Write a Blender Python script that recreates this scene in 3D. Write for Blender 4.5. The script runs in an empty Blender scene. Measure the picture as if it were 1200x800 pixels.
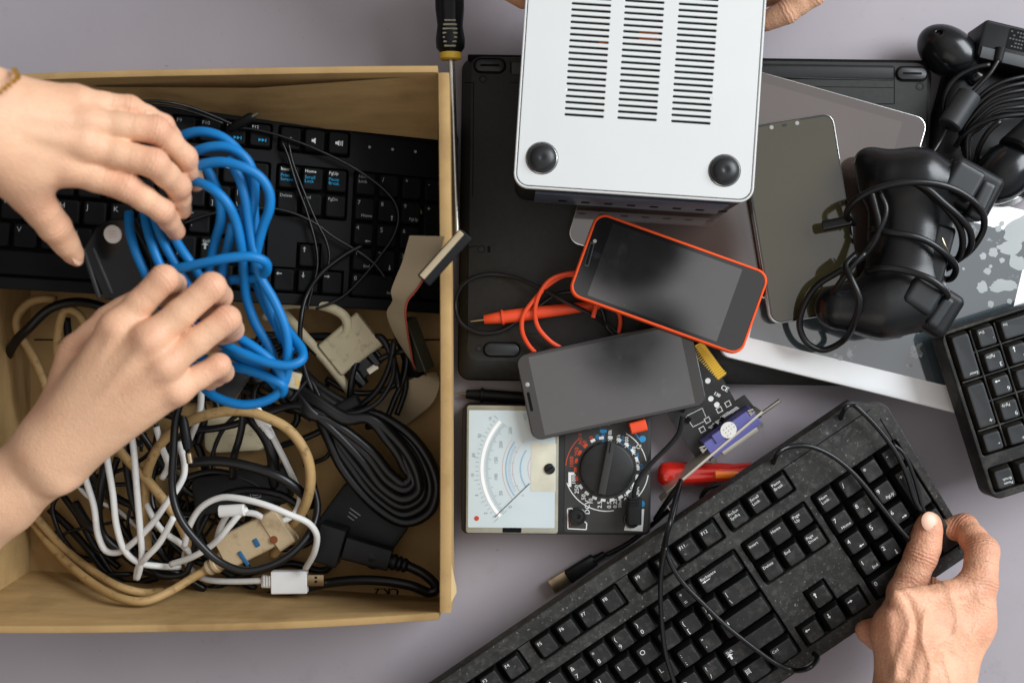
import bpy, bmesh, math, random
import numpy as np
from mathutils import Vector, Matrix
random.seed(7)
SC = bpy.context.scene
COL = SC.collection
R = math.radians
F, H = 1305.0, 900.0            # focal length in photo pixels, camera height in mm above the table
MM = 0.001

# ------------------------------------------------------------------ helpers
def P(px, py, z):
    """photo pixel at height z (mm) -> world mm"""
    s = F/(H-z)
    return Vector(((px-600)/s, (400-py)/s, z))
def hx(s):
    c = [int(s[i:i+2], 16)/255 for i in (0, 2, 4)]
    return tuple(((v+.055)/1.055)**2.4 if v > .04045 else v/12.92 for v in c)
def lerp(a, b, t): return a+(b-a)*t

def pm(name, col, rough=.5, spec=.3, metal=0., var=.12, vs=60., bump=0., bs=300., dust=None, coat=0., sss=0., ior=None, streak=None, rvar=0., trans=0.):
    m = bpy.data.materials.new(name); m.use_nodes = True
    nt = m.node_tree; N = nt.nodes; L = nt.links
    b = N['Principled BSDF']
    b.inputs['Roughness'].default_value = rough
    b.inputs['Metallic'].default_value = metal
    b.inputs['Specular IOR Level'].default_value = spec
    if ior: b.inputs['IOR'].default_value = ior
    if coat:
        b.inputs['Coat Weight'].default_value = coat; b.inputs['Coat Roughness'].default_value = .06
    if trans: b.inputs['Transmission Weight'].default_value = trans
    if sss:
        b.inputs['Subsurface Weight'].default_value = sss
        b.inputs['Subsurface Radius'].default_value = (1, .35, .2); b.inputs['Subsurface Scale'].default_value = .004
    tc = N.new('ShaderNodeTexCoord'); oi = N.new('ShaderNodeObjectInfo')
    off = N.new('ShaderNodeVectorMath'); off.operation = 'SCALE'; off.inputs[0].default_value = (3.1, 7.3, 1.7)
    L.new(oi.outputs['Random'], off.inputs['Scale'])
    add = N.new('ShaderNodeVectorMath'); add.operation = 'ADD'
    L.new(tc.outputs['Object'], add.inputs[0]); L.new(off.outputs[0], add.inputs[1])
    vec = add.outputs[0]
    if streak:
        mp = N.new('ShaderNodeMapping'); mp.inputs['Scale'].default_value = streak
        L.new(vec, mp.inputs['Vector']); vecs = mp.outputs[0]
    else: vecs = vec
    no = N.new('ShaderNodeTexNoise'); no.inputs['Scale'].default_value = vs; no.inputs['Detail'].default_value = 5
    L.new(vecs, no.inputs['Vector'])
    rp = N.new('ShaderNodeValToRGB')
    rp.color_ramp.elements[0].position = .3; rp.color_ramp.elements[1].position = .7
    rp.color_ramp.elements[0].color = tuple(c*(1-var) for c in col)+(1,)
    rp.color_ramp.elements[1].color = tuple(min(1, c*(1+var)) for c in col)+(1,)
    L.new(no.outputs['Fac'], rp.inputs['Fac'])
    out = rp.outputs['Color']
    for d in (dust or []):
        dc, lo, hi, ds, amt = d
        n2 = N.new('ShaderNodeTexNoise'); n2.inputs['Scale'].default_value = ds; n2.inputs['Detail'].default_value = 6; n2.inputs['Roughness'].default_value = .65
        L.new(vec, n2.inputs['Vector'])
        mr = N.new('ShaderNodeMapRange'); mr.inputs['From Min'].default_value = lo; mr.inputs['From Max'].default_value = hi
        mr.inputs['To Max'].default_value = amt
        L.new(n2.outputs['Fac'], mr.inputs['Value'])
        mx = N.new('ShaderNodeMix'); mx.data_type = 'RGBA'; mx.inputs['B'].default_value = tuple(dc)+(1,)
        L.new(mr.outputs[0], mx.inputs['Factor']); L.new(out, mx.inputs['A']); out = mx.outputs['Result']
    L.new(out, b.inputs['Base Color'])
    if rvar:
        n4 = N.new('ShaderNodeTexNoise'); n4.inputs['Scale'].default_value = vs*.7; n4.inputs['Detail'].default_value = 6
        L.new(vec, n4.inputs['Vector'])
        m4 = N.new('ShaderNodeMapRange'); m4.inputs['From Min'].default_value = .35; m4.inputs['From Max'].default_value = .7
        m4.inputs['To Min'].default_value = max(.02, rough-rvar); m4.inputs['To Max'].default_value = rough+rvar
        L.new(n4.outputs['Fac'], m4.inputs['Value']); L.new(m4.outputs[0], b.inputs['Roughness'])
    if bump:
        n3 = N.new('ShaderNodeTexNoise'); n3.inputs['Scale'].default_value = bs; n3.inputs['Detail'].default_value = 4
        L.new(vec, n3.inputs['Vector'])
        bp = N.new('ShaderNodeBump'); bp.inputs['Strength'].default_value = bump; bp.inputs['Distance'].default_value = .001
        L.new(n3.outputs['Fac'], bp.inputs['Height']); L.new(bp.outputs['Normal'], b.inputs['Normal'])
    return m

class MB:
    def __init__(s): s.v = []; s.f = []
    def add(s, vs, fs):
        o = len(s.v); s.v += [tuple(v) for v in vs]; s.f += [tuple(i+o for i in f) for f in fs]; return s
    def loft(s, rings, cap0=True, cap1=True, closed=True):
        n = len(rings[0]); vs = [v for r in rings for v in r]; fs = []
        for i in range(len(rings)-1):
            for j in range(n if closed else n-1):
                k = (j+1) % n
                fs.append((i*n+j, i*n+k, (i+1)*n+k, (i+1)*n+j))
        if cap0: fs.append(tuple(reversed(range(n))))
        if cap1: fs.append(tuple((len(rings)-1)*n+j for j in range(n)))
        return s.add(vs, fs)
    def cyl(s, a, b, r, r2=None, n=20, ch=0.):
        a = Vector(a); b = Vector(b); r2 = r if r2 is None else r2
        d = (b-a); l = d.length; d.normalize()
        prof = [(0, r-ch), (ch, r), (l-ch, r2), (l, r2-ch)] if ch else [(0, r), (l, r2)]
        return s.lathe(a, d, prof, n)
    def lathe(s, a, d, prof, n=24, cap0=True, cap1=True):
        a = Vector(a); d = Vector(d).normalized()
        x = d.orthogonal().normalized(); y = d.cross(x)
        rings = [[a+d*h+(x*math.cos(t)+y*math.sin(t))*max(r, .01) for t in [2*math.pi*k/n for k in range(n)]] for h, r in prof]
        return s.loft(rings, cap0, cap1)
    def bar(s, a, b, w, h, r=1., up=(0, 0, 1), ch=.6, taper=1.):
        """rounded box from a to b, width w (sideways) and height h (along up)"""
        a = Vector(a); b = Vector(b); d = (b-a); l = d.length; d.normalize()
        up = Vector(up); sx = d.cross(up).normalized(); uy = sx.cross(d).normalized()
        def ring(t, k, sc):
            return [a+d*t+sx*q[0]*1+uy*q[1] for q in rrect(0, 0, w*sc-2*k, h*sc-2*k, max(.05, r-k), 3)]
        return s.loft([ring(0, ch, 1), ring(ch, 0, 1), ring(l-ch, 0, taper), ring(l, ch, taper)])
    def tube(s, path, r, n=8, step=2.5, caps=True):
        pts = smooth_path(path, step)
        m = len(pts)
        tang = [(pts[min(i+1, m-1)]-pts[max(i-1, 0)]).normalized() for i in range(m)]
        x = tang[0].orthogonal().normalized(); rings = []
        for i in range(m):
            x = (x-tang[i]*x.dot(tang[i]))
            if x.length < 1e-6: x = tang[i].orthogonal()
            x.normalize(); y = tang[i].cross(x)
            rr = r(i/(m-1)) if callable(r) else r
            rings.append([pts[i]+(x*math.cos(t)+y*math.sin(t))*rr for t in [2*math.pi*k/n for k in range(n)]])
        return s.loft(rings, caps, caps)
    def ball(s, c, rx, ry=None, rz=None, n=16, mat=None):
        ry = ry or rx; rz = rz or rx; c = Vector(c); rings = []
        for i in range(1, n//2):
            t = math.pi*i/(n//2)
            ring = []
            for j in range(n):
                q = Vector((rx*math.sin(t)*math.cos(2*math.pi*j/n), ry*math.sin(t)*math.sin(2*math.pi*j/n), -rz*math.cos(t)))
                if mat: q = mat @ q
                ring.append(c+q)
            rings.append(ring)
        return s.loft(rings)
    def poly(s, pts): return s.add(pts, [tuple(range(len(pts)))])
    def prism(s, pts, z0, z1): return s.loft([[(p[0], p[1], z0) for p in pts], [(p[0], p[1], z1) for p in pts]])
    def slab(s, pts_fn, z0, z1, ch=.5):
        """pts_fn(inset) -> 2D outline; bevelled slab"""
        o = lambda k, z: [(p[0], p[1], z) for p in pts_fn(k)]
        return s.loft([o(ch, z0), o(0, z0+ch), o(0, z1-ch), o(ch*.3, z1-ch*.3), o(ch, z1)])

def rrect(cx, cy, w, h, r, n=5, ang=0.):
    r = max(.01, min(r, w/2-.01, h/2-.01)); out = []
    for q, (sx, sy) in enumerate(((1, 1), (-1, 1), (-1, -1), (1, -1))):
        for k in range(n+1):
            t = math.pi/2*(q+k/n)
            x = sx*(w/2-r)+r*math.cos(t); y = sy*(h/2-r)+r*math.sin(t)
            out.append((cx+x*math.cos(ang)-y*math.sin(ang), cy+x*math.sin(ang)+y*math.cos(ang)))
    return out
def smooth_path(path, step=2.5):
    p = [Vector(q) for q in path]
    if len(p) == 2: p = [p[0], p[0].lerp(p[1], .5), p[1]]
    ext = [p[0]*2-p[1]]+p+[p[-1]*2-p[-2]]; out = []
    for i in range(1, len(ext)-2):
        a, b, c, d = ext[i-1:i+3]
        n = max(2, int((c-b).length/step))
        t0 = 0; t1 = max((b-a).length, 1e-3)**.5; t2 = t1+max((c-b).length, 1e-3)**.5; t3 = t2+max((d-c).length, 1e-3)**.5
        for k in range(n):
            t = t1+(t2-t1)*k/n
            A1 = a*((t1-t)/(t1-t0))+b*((t-t0)/(t1-t0)); A2 = b*((t2-t)/(t2-t1))+c*((t-t1)/(t2-t1)); A3 = c*((t3-t)/(t3-t2))+d*((t-t2)/(t3-t2))
            B1 = A1*((t2-t)/(t2-t0))+A2*((t-t0)/(t2-t0)); B2 = A2*((t3-t)/(t3-t1))+A3*((t-t1)/(t3-t1))
            out.append(B1*((t2-t)/(t2-t1))+B2*((t-t1)/(t2-t1)))
    out.append(p[-1]); return out

def mesh_of(mb, sharp=38, name='mesh', inv=None):
    me = bpy.data.meshes.new(name)
    vs = [Vector(v)*MM for v in mb.v]
    if inv is not None: vs = [inv @ v for v in vs]
    me.from_pydata(vs, [], mb.f); fin(me, sharp); return me
def fin(me, sharp=38):
    bm = bmesh.new(); bm.from_mesh(me); bmesh.ops.recalc_face_normals(bm, faces=bm.faces); bm.to_mesh(me); bm.free()
    for p in me.polygons: p.use_smooth = True
    if sharp: me.set_sharp_from_angle(angle=R(sharp))
    me.update()
def obj(name, me, m, parent=None, label=None):
    """me: MB (in the parent's local mm, or world mm when the parent is a world thing) or a mesh"""
    if isinstance(me, MB): me = mesh_of(me, name=name)
    o = bpy.data.objects.new(name, me); COL.objects.link(o)
    if m is not None:
        if me.materials: me.materials[0] = m
        else: me.materials.append(m)
    if parent is not None: o.parent = parent
    if label: o['label'] = label
    return o
def wobj(name, mb, m, parent=None, label=None, sharp=38):
    """mb holds world mm; placed under parent (world) or as a thing of its own with origin at its centre base"""
    if parent is not None:
        me = mesh_of(mb, sharp, name, inv=MW[parent.name].inverted())
        return obj(name, me, m, parent, label)
    xs = [v[0] for v in mb.v]; ys = [v[1] for v in mb.v]; zs = [v[2] for v in mb.v]
    o0 = Vector(((min(xs)+max(xs))/2, (min(ys)+max(ys))/2, min(zs)))*MM
    me = mesh_of(mb, sharp, name, inv=Matrix.Translation(-o0))
    o = obj(name, me, m, None, label); o.location = o0; MW[o.name] = Matrix.Translation(o0); return o
MW = {}
def thing(name, label, cat, fr=None, loc=None, group=None):
    o = bpy.data.objects.new(name, None); COL.objects.link(o); o.empty_display_size = .02
    M = fr.copy() if fr is not None else Matrix.Translation(Vector(loc)*MM)
    o.matrix_world = M; MW[o.name] = M
    return tag(o, label, cat, group)
def tag(o, label, cat, group=None):
    o['label'] = label; o['category'] = cat
    if group: o['group'] = group
    return o
def struct(o): o['kind'] = 'structure'; return o
def frame(c, x, y):
    x = Vector(x).normalized(); z = x.cross(Vector(y)).normalized(); y = z.cross(x)
    M = Matrix((x, y, z)).transposed().to_4x4(); M.translation = Vector(c)*MM; return M
def pxframe(bl, br, tl):
    """frame of a rectangle from three photo corners with heights; origin at the middle; returns frame, width, height"""
    a, b, c = P(*bl), P(*br), P(*tl)
    return frame((b+c)/2, b-a, c-a), (b-a).length, (c-a).length
def L2(fr, px, py, dz=0.):
    """photo pixel -> local mm on the plane z=dz of the frame"""
    ri = fr.inverted(); o = ri @ Vector((0, 0, H*MM)); d = (ri @ (P(px, py, 0)*MM))-o
    t = (dz*MM-o.z)/d.z; q = o+d*t; return (q.x/MM, q.y/MM)
def plate(outline, holes, z0, z1, b=.3, res=2):
    cu = bpy.data.curves.new('plate', 'CURVE'); cu.dimensions = '2D'; cu.fill_mode = 'BOTH'
    cu.extrude = max(.001, (z1-z0)/2-b); cu.bevel_depth = b; cu.bevel_resolution = res
    for pts in [outline]+list(holes):
        sp = cu.splines.new('POLY'); sp.points.add(len(pts)-1); sp.use_cyclic_u = True
        for p, q in zip(sp.points, pts): p.co = (q[0], q[1], 0, 1)
    return from_curve(cu, Matrix.Translation((0, 0, (z0+z1)/2*MM)) @ Matrix.Scale(MM, 4))
def from_curve(cu, M):
    o = bpy.data.objects.new('tmp', cu); COL.objects.link(o)
    dg = bpy.context.evaluated_depsgraph_get(); me = bpy.data.meshes.new_from_object(o.evaluated_get(dg))
    bpy.data.objects.remove(o); bpy.data.curves.remove(cu)
    me.transform(M); me.materials.clear()
    for p in me.polygons: p.use_smooth = True
    me.set_sharp_from_angle(angle=R(40)); return me
TXT = {}
def text_data(body, size, ax='LEFT', ay='TOP'):
    k = (body, size, ax, ay)
    if k not in TXT:
        cu = bpy.data.curves.new('text', 'FONT'); cu.body = body; cu.size = size; cu.resolution_u = 2
        cu.align_x = ax; cu.align_y = ay; cu.space_line = .85
        me = from_curve(cu, Matrix.Identity(4))
        TXT[k] = ([tuple(v.co) for v in me.vertices], [tuple(p.vertices) for p in me.polygons]); bpy.data.meshes.remove(me)
    return TXT[k]
def put_text(mb, body, x, y, z, size, ang=0., ax='LEFT', ay='TOP', bold=0.):
    vs, fs = text_data(body, size, ax, ay); c, s = math.cos(ang), math.sin(ang)
    for dx in ([0, bold] if bold else [0]):
        mb.add([(x+(v[0]+dx)*c-v[1]*s, y+(v[0]+dx)*s+v[1]*c, z+(.01 if dx else 0)) for v in vs], fs)
    return mb
def arrow(mb, x, y, z, l, ang, t=.45):
    c, s = math.cos(ang), math.sin(ang)
    pts = [(-l/2, -t/2), (l*.1, -t/2), (l*.1, -t*1.6), (l/2, 0), (l*.1, t*1.6), (l*.1, t/2), (-l/2, t/2)]
    return mb.poly([(x+p[0]*c-p[1]*s, y+p[0]*s+p[1]*c, z) for p in pts])

# ------------------------------------------------------------------ signed distance modelling (hands, moulded plastic)
def cone(a, ra, b, rb): return ('c', Vector(a), ra, Vector(b), rb)
def ell(c, r, M=None): return ('e', Vector(c), r, M)
def rbx(c, hs, rad, M=None): return ('b', Vector(c), hs, rad, M)
def sdf(pr, X, Y, Z):
    if pr[0] == 'c':
        _, a, ra, b, rb = pr; d = b-a; l2 = max(d.length_squared, 1e-6)
        t = np.clip(((X-a.x)*d.x+(Y-a.y)*d.y+(Z-a.z)*d.z)/l2, 0, 1)
        return np.sqrt((X-a.x-t*d.x)**2+(Y-a.y-t*d.y)**2+(Z-a.z-t*d.z)**2)-(ra+(rb-ra)*t)
    c, M = pr[1], pr[-1]
    x, y, z = X-c.x, Y-c.y, Z-c.z
    if M is not None:
        A = M.to_3x3().transposed()
        x, y, z = (A[0][0]*x+A[0][1]*y+A[0][2]*z, A[1][0]*x+A[1][1]*y+A[1][2]*z, A[2][0]*x+A[2][1]*y+A[2][2]*z)
    r = pr[2]
    if pr[0] == 'e':
        k0 = np.sqrt((x/r[0])**2+(y/r[1])**2+(z/r[2])**2); k1 = np.sqrt((x/r[0]**2)**2+(y/r[1]**2)**2+(z/r[2]**2)**2)
        return k0*(k0-1)/np.maximum(k1, 1e-6)
    q = pr[3]; ax, ay, az = np.abs(x)-r[0]+q, np.abs(y)-r[1]+q, np.abs(z)-r[2]+q
    return np.sqrt(np.maximum(ax, 0)**2+np.maximum(ay, 0)**2+np.maximum(az, 0)**2)+np.minimum(np.maximum(ax, np.maximum(ay, az)), 0)-q
def smin(a, b, k):
    if k <= 0: return np.minimum(a, b)
    h = np.maximum(k-np.abs(a-b), 0)/k
    return np.minimum(a, b)-h*h*k*.25
def pts_of(pr):
    if pr[0] == 'c': return [(pr[1], pr[2]), (pr[3], pr[4])]
    return [(pr[1], max(pr[2])*1.5)]
def grow(groups, h=1.4, pad=4., cuts=(), ridges=()):
    """groups: list of (k_into_body, [(prim, k), ...]); first is the body. cuts: [(prim,k)] smooth-subtracted. -> MB in world mm"""
    allp = [q for _, g in groups for pr, _ in g for q in pts_of(pr)]
    lo = [min(p[i]-r for p, r in allp)-pad for i in range(3)]; hi = [max(p[i]+r for p, r in allp)+pad for i in range(3)]
    n = [int((hi[i]-lo[i])/h)+2 for i in range(3)]
    ax = [np.arange(n[i], dtype=np.float32)*h+lo[i] for i in range(3)]
    D = None
    def ev(prs):
        G = np.full(n, 60., np.float32)
        for pr, k in prs:
            q = pts_of(pr); m = k+3*h
            i0 = [max(0, int((min(p[i]-r for p, r in q)-m-lo[i])/h)) for i in range(3)]
            i1 = [min(n[i], int((max(p[i]+r for p, r in q)+m-lo[i])/h)+2) for i in range(3)]
            sl = tuple(slice(i0[i], i1[i]) for i in range(3))
            d = sdf(pr, ax[0][sl[0]][:, None, None], ax[1][sl[1]][None, :, None], ax[2][sl[2]][None, None, :])
            G[sl] = smin(G[sl], d, k)
        return G
    D = ev(groups[0][1]); fing = {}
    for k, g in groups[1:]: D2 = ev(g); fing.setdefault(k, []).append(D2)
    for k, gs in fing.items():
        G = gs[0]
        for g in gs[1:]: G = smin(G, g, .6)
        D = smin(D, G, k)
    for pr, k in cuts:
        d = sdf(pr, ax[0][:, None, None], ax[1][None, :, None], ax[2][None, None, :])
        D = -smin(-D, d, k)
    for pts, wd, amp, z0 in ridges:
        d2 = np.full((n[0], n[1]), 1e9, np.float32); XX, YY = ax[0][:, None], ax[1][None, :]
        q = smooth_path(pts, 3.)
        for a, b in zip(q[:-1], q[1:]):
            dx, dy = b.x-a.x, b.y-a.y; t = np.clip(((XX-a.x)*dx+(YY-a.y)*dy)/max(dx*dx+dy*dy, 1e-6), 0, 1)
            d2 = np.minimum(d2, (XX-a.x-t*dx)**2+(YY-a.y-t*dy)**2)
        up = np.clip((ax[2]-z0)/6, 0, 1)[None, None, :]
        D = D-(amp*np.exp(-d2/(wd*wd)))[:, :, None]*up
    return nets(D, lo, h)
def nets(D, lo, h):
    S = D < 0; nx, ny, nz = D.shape
    c = [S[dx:nx-1+dx, dy:ny-1+dy, dz:nz-1+dz] for dx in (0, 1) for dy in (0, 1) for dz in (0, 1)]
    tot = sum(a.astype(np.int8) for a in c); I = np.argwhere((tot > 0) & (tot < 8))
    idx = -np.ones((nx-1, ny-1, nz-1), np.int64); idx[I[:, 0], I[:, 1], I[:, 2]] = np.arange(len(I))
    co = [(dx, dy, dz) for dx in (0, 1) for dy in (0, 1) for dz in (0, 1)]
    val = [D[I[:, 0]+a, I[:, 1]+b, I[:, 2]+e] for a, b, e in co]
    acc = np.zeros((len(I), 3)); cnt = np.zeros(len(I))
    for i in range(8):
        for j in range(i+1, 8):
            if sum(abs(co[i][k]-co[j][k]) for k in range(3)) != 1: continue
            m = (val[i] < 0) != (val[j] < 0)
            t = val[i][m]/(val[i][m]-val[j][m]); a = np.array(co[i], float); b = np.array(co[j], float)
            acc[m] += a+(b-a)*t[:, None]; cnt[m] += 1
    V = (I+acc/cnt[:, None])*h+np.array(lo); fs = []
    for axn in range(3):
        sl0 = [slice(None)]*3; sl1 = [slice(None)]*3; sl0[axn] = slice(0, -1); sl1[axn] = slice(1, None)
        E = np.argwhere(S[tuple(sl0)] != S[tuple(sl1)]); u, w = [(1, 2), (2, 0), (0, 1)][axn]
        E = E[(E[:, u] > 0) & (E[:, w] > 0) & (E[:, u] < D.shape[u]-1) & (E[:, w] < D.shape[w]-1)]
        q = []
        for du, dw in ((0, 0), (-1, 0), (-1, -1), (0, -1)):
            Q = E.copy(); Q[:, u] += du; Q[:, w] += dw; q.append(idx[Q[:, 0], Q[:, 1], Q[:, 2]])
        fs.append(np.stack(q, 1))
    mb = MB(); Fq = np.concatenate(fs); Fq = Fq[(Fq >= 0).all(1)]
    mb.v = [tuple(v) for v in V.tolist()]; mb.f = [tuple(f) for f in Fq.tolist()]; return mb

# ------------------------------------------------------------------ materials
M = {}
M['table'] = pm('table_laminate', hx('9b959a'), .55, .2, var=.06, vs=9, bump=.05, bs=900, dust=[((.08, .07, .075), .685, .74, 170, .55), ((.10, .09, .095), .60, .80, 38, .25), (hx('968d92'), .45, .75, 3.5, .35)])
M['card'] = pm('cardboard', hx('a98b5e'), .85, .1, var=.1, vs=25, bump=.12, bs=500, streak=(1, 1, 5), dust=[(hx('765a36'), .48, .75, 16, .55), (hx('bfa377'), .62, .74, 55, .3)])
M['card_edge'] = pm('cardboard_edge', hx('c4a97c'), .85, .1, var=.08, vs=30, bump=.1, bs=400)
M['ink'] = pm('box_print', hx('2a2018'), .9, .05)
M['skin'] = pm('skin_pale', hx('dcb08e'), .48, .35, var=.07, vs=35, bump=.16, bs=420, sss=.16, dust=[(hx('c98f6f'), .5, .75, 28, .5)])
M['skin2'] = pm('skin_ruddy', hx('d7a484'), .5, .35, var=.1, vs=60, bump=.32, bs=330, sss=.12, dust=[(hx('b8704e'), .5, .72, 45, .5), (hx('dfb491'), .55, .75, 90, .4)])
M['nail'] = pm('fingernail', hx('d9ae94'), .35, .4, var=.05, sss=.1)
M['gold'] = pm('gold', hx('d9a94e'), .3, .5, metal=1., var=.1)
M['blackp'] = pm('black_plastic', (.0065, .007, .0075), .42, .22, var=.2, vs=80, bump=.03, bs=1500)
M['blackmatte'] = pm('black_matte', (.007, .007, .0075), .6, .2, var=.2)
M['blackcable'] = pm('black_cable_jacket', (.0048, .0048, .0052), .34, .36, var=.2, vs=90, bump=.05, bs=900)
M['blackgloss'] = pm('black_gloss', (.005, .006, .007), .22, .4, var=.1, vs=60, rvar=.05)
M['deep'] = pm('deep_black', (.0035, .0035, .0035), .7, .1)
M['lapbody'] = pm('laptop_shell', (.024, .024, .0228), .58, .22, var=.1, vs=220, bump=.08, bs=2500, dust=[((.05, .05, .048), .62, .8, 30, .3)])
M['laprim'] = pm('laptop_rim', (.0065, .0065, .0065), .5, .22)
M['lapbat'] = pm('laptop_battery', (.012, .013, .013), .3, .35, var=.1)
M['rubber'] = pm('rubber_foot', (.012, .013, .014), .38, .4, var=.2)
M['alu'] = pm('silver_aluminium', hx('cfd0ce'), .6, .25, metal=0., var=.015, vs=20, bump=.02, bs=2500)
M['chrome'] = pm('bright_rim', hx('e4e4e0'), .25, .5, metal=1., var=.03)
M['navyside'] = pm('dark_side_panel', (.06, .075, .11), .35, .4)
M['pcbgreen'] = pm('green_circuit_board', (.004, .03, .022), .5, .3, var=.4, vs=200)
M['orangec'] = pm('orange_component', hx('c87238'), .5, .3)
M['steel'] = pm('steel', hx('b9b4a8'), .3, .5, metal=1., var=.08, vs=200)
M['tin'] = pm('tinned_plug', hx('a8967a'), .32, .5, metal=1., var=.2, vs=150)
M['bracket'] = pm('bracket_metal', hx('d2cabb'), .42, .5, metal=.7, var=.05)
M['screen'] = pm('phone_glass', (.009, .009, .0092), .06, .5, var=.06, vs=30, ior=2.3, rvar=.03, dust=[((.08, .08, .085), .62, .78, 50, .3), ((.16, .16, .17), .71, .73, 210, .5)])
M['screen2'] = pm('phone_screen_panel', (.011, .011, .0115), .08, .5, var=.05, vs=25, ior=2.25, rvar=.04, dust=[((.09, .09, .095), .62, .74, 55, .4), ((.16, .16, .17), .70, .72, 230, .5)])
M['screenol'] = pm('olive_phone_glass', (.040, .034, .016), .06, .5, var=.04, vs=18, ior=1.8)
M['tabscr'] = pm('tablet_glass', (.040, .028, .023), .05, .5, var=.03, vs=12, ior=2.2)
M['tabscr2'] = pm('tablet_screen_panel', (.062, .044, .037), .05, .5, var=.03, vs=12, ior=2.2)
M['wscreen'] = pm('old_tablet_glass', (.05, .066, .074), .06, .5, var=.04, vs=14, ior=2.4, dust=[(hx('a4acae'), .60, .62, 21, .55), (hx('a4acae'), .665, .68, 95, .5)])
M['white'] = pm('white_plastic', hx('ecedec'), .4, .4, var=.02)
M['whitec'] = pm('white_cable_jacket', hx('cdcbc6'), .5, .3, var=.05, dust=[(hx('98928a'), .55, .75, 40, .4)])
M['cream'] = pm('cream_cable_jacket', hx('b5aa8c'), .55, .3, var=.08, vs=50, dust=[(hx('6e6046'), .56, .72, 120, .6)])
M['tan'] = pm('dirty_tan_cable_jacket', hx('a8895a'), .55, .3, var=.1, vs=50, bump=.1, dust=[(hx('5a4425'), .53, .70, 130, .7)])
M['tanplug'] = pm('dirty_tan_plug', hx('b7a280'), .5, .3, var=.1, vs=60, dust=[(hx('6b4a28'), .52, .72, 60, .7)])
M['bluemark'] = pm('blue_ink', hx('2a5a80'), .6, .2)
M['brownmark'] = pm('brown_screw', hx('7a4420'), .5, .3)
M['blue'] = pm('blue_cable_jacket', hx('096eae'), .45, .3, var=.1, vs=40, bump=.04)
M['clear'] = pm('clear_plug', hx('c9bfa0'), .2, .5, var=.1, trans=.4)
M['orange'] = pm('orange_case', hx('e8521c'), .5, .35, var=.04)
M['red'] = pm('orange_red_lead', hx('dd4a24'), .42, .4, var=.05)
M['redtr'] = pm('translucent_red_handle', hx('d8281a'), .16, .5, var=.1, trans=.3, coat=.6)
M['redor'] = pm('orange_handle_core', hx('ee7a2a'), .3, .4)
M['bphone'] = pm('phone_frame_dark', (.012, .012, .013), .35, .4)
M['bphonerim'] = pm('phone_rim_metal', (.05, .055, .06), .25, .5, metal=.6)
M['bezel'] = pm('phone_bezel_glass', (.014, .012, .010), .08, .5, ior=1.75, var=.05, dust=[((.08, .075, .07), .62, .76, 60, .3)])
M['bezelb'] = pm('black_bezel_glass', (.005, .005, .006), .06, .5, ior=1.75, dust=[((.06, .06, .07), .64, .78, 60, .4)])
M['sens'] = pm('camera_dot', hx('9a9a94'), .4, .4)
M['mmbody'] = pm('multimeter_body', (.014, .014, .0135), .5, .3, var=.15, vs=120, bump=.05, bs=1200)
M['mmface'] = pm('multimeter_face', (.03, .029, .027), .5, .3, var=.1, vs=100, bump=.04, bs=1000)
M['mmcover'] = pm('meter_scale_card', hx('bcc8ca'), .35, .4, var=.03, coat=.5)
M['mmframe'] = pm('meter_clear_frame', hx('8f8c7c'), .3, .5, var=.15, vs=80)
M['mmwindow'] = pm('meter_movement_window', hx('c6c3b0'), .35, .4, var=.12, vs=60)
M['ltblue'] = pm('pale_blue_ink', hx('8fabc0'), .6, .2)
M['ltred'] = pm('pale_red_ink', hx('cbb0ab'), .6, .2)
M['greyink'] = pm('grey_ink', hx('7c8488'), .6, .2)
M['whiteink'] = pm('white_print', hx('d4d6d2'), .6, .2, var=.1)
M['dimink'] = pm('dim_print', hx('8f9290'), .6, .2, var=.2)
M['cyanink'] = pm('cyan_print', hx('1593c2'), .6, .2)
M['redink'] = pm('red_print', hx('b8452a'), .6, .2)
M['blueink'] = pm('blue_print', hx('2f7fae'), .6, .2)
M['kbd'] = pm('dusty_keyboard_shell', (.019, .0185, .0172), .6, .25, var=.2, vs=60, bump=.12, bs=700, dust=[((.075, .072, .065), .42, .78, 40, .5), ((.11, .105, .095), .50, .72, 210, .45), ((.26, .25, .22), .62, .67, 330, .6), ((.2, .19, .165), .67, .71, 90, .4)])
M['kkey'] = pm('dusty_keycap', (.0145, .0142, .0135), .55, .28, var=.2, vs=90, bump=.08, bs=900, dust=[((.085, .08, .07), .50, .76, 130, .55), ((.2, .19, .165), .655, .70, 280, .6)])
M['kbd2'] = pm('grimy_keyboard_shell', (.010, .0095, .0085), .5, .25, var=.25, vs=60, bump=.1, bs=600, dust=[((.085, .077, .060), .50, .72, 60, .6)])
M['kkey2'] = pm('charcoal_keycap', (.019, .021, .022), .5, .3, var=.12, vs=80, bump=.05, bs=900, dust=[((.07, .065, .055), .62, .78, 110, .4)])
M['kbd3'] = pm('black_keyboard_shell', (.0025, .0026, .0028), .5, .12, var=.15)
M['kkey3'] = pm('black_keycap', (.003, .003, .0032), .6, .1, var=.15, bump=.04, bs=1200)
M['pcbdark'] = pm('dark_circuit_board', (.022, .021, .0195), .4, .35, var=.2, vs=120)
M['goldc'] = pm('gold_contact', hx('d8a83c'), .35, .5, metal=.9)
M['purple'] = pm('violet_port_plastic', hx('5c5b94'), .5, .35, var=.05)
M['paper'] = pm('paper_sticker', hx('d3d0c8'), .7, .1, var=.05)
M['ribbon'] = pm('grey_ribbon_cable', hx('a8987c'), .55, .3, var=.06, vs=30, bump=.1, bs=250)
M['redstripe'] = pm('red_stripe', hx('9a4334'), .55, .3)
M['brass'] = pm('olive_metal_bar', (.045, .045, .032), .35, .5, metal=.4)
M['yellow'] = pm('yellow_plastic', hx('d9b23c'), .45, .35)
M['greyrib'] = pm('grey_grip_rib', hx('8f8c7a'), .5, .3)
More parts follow.
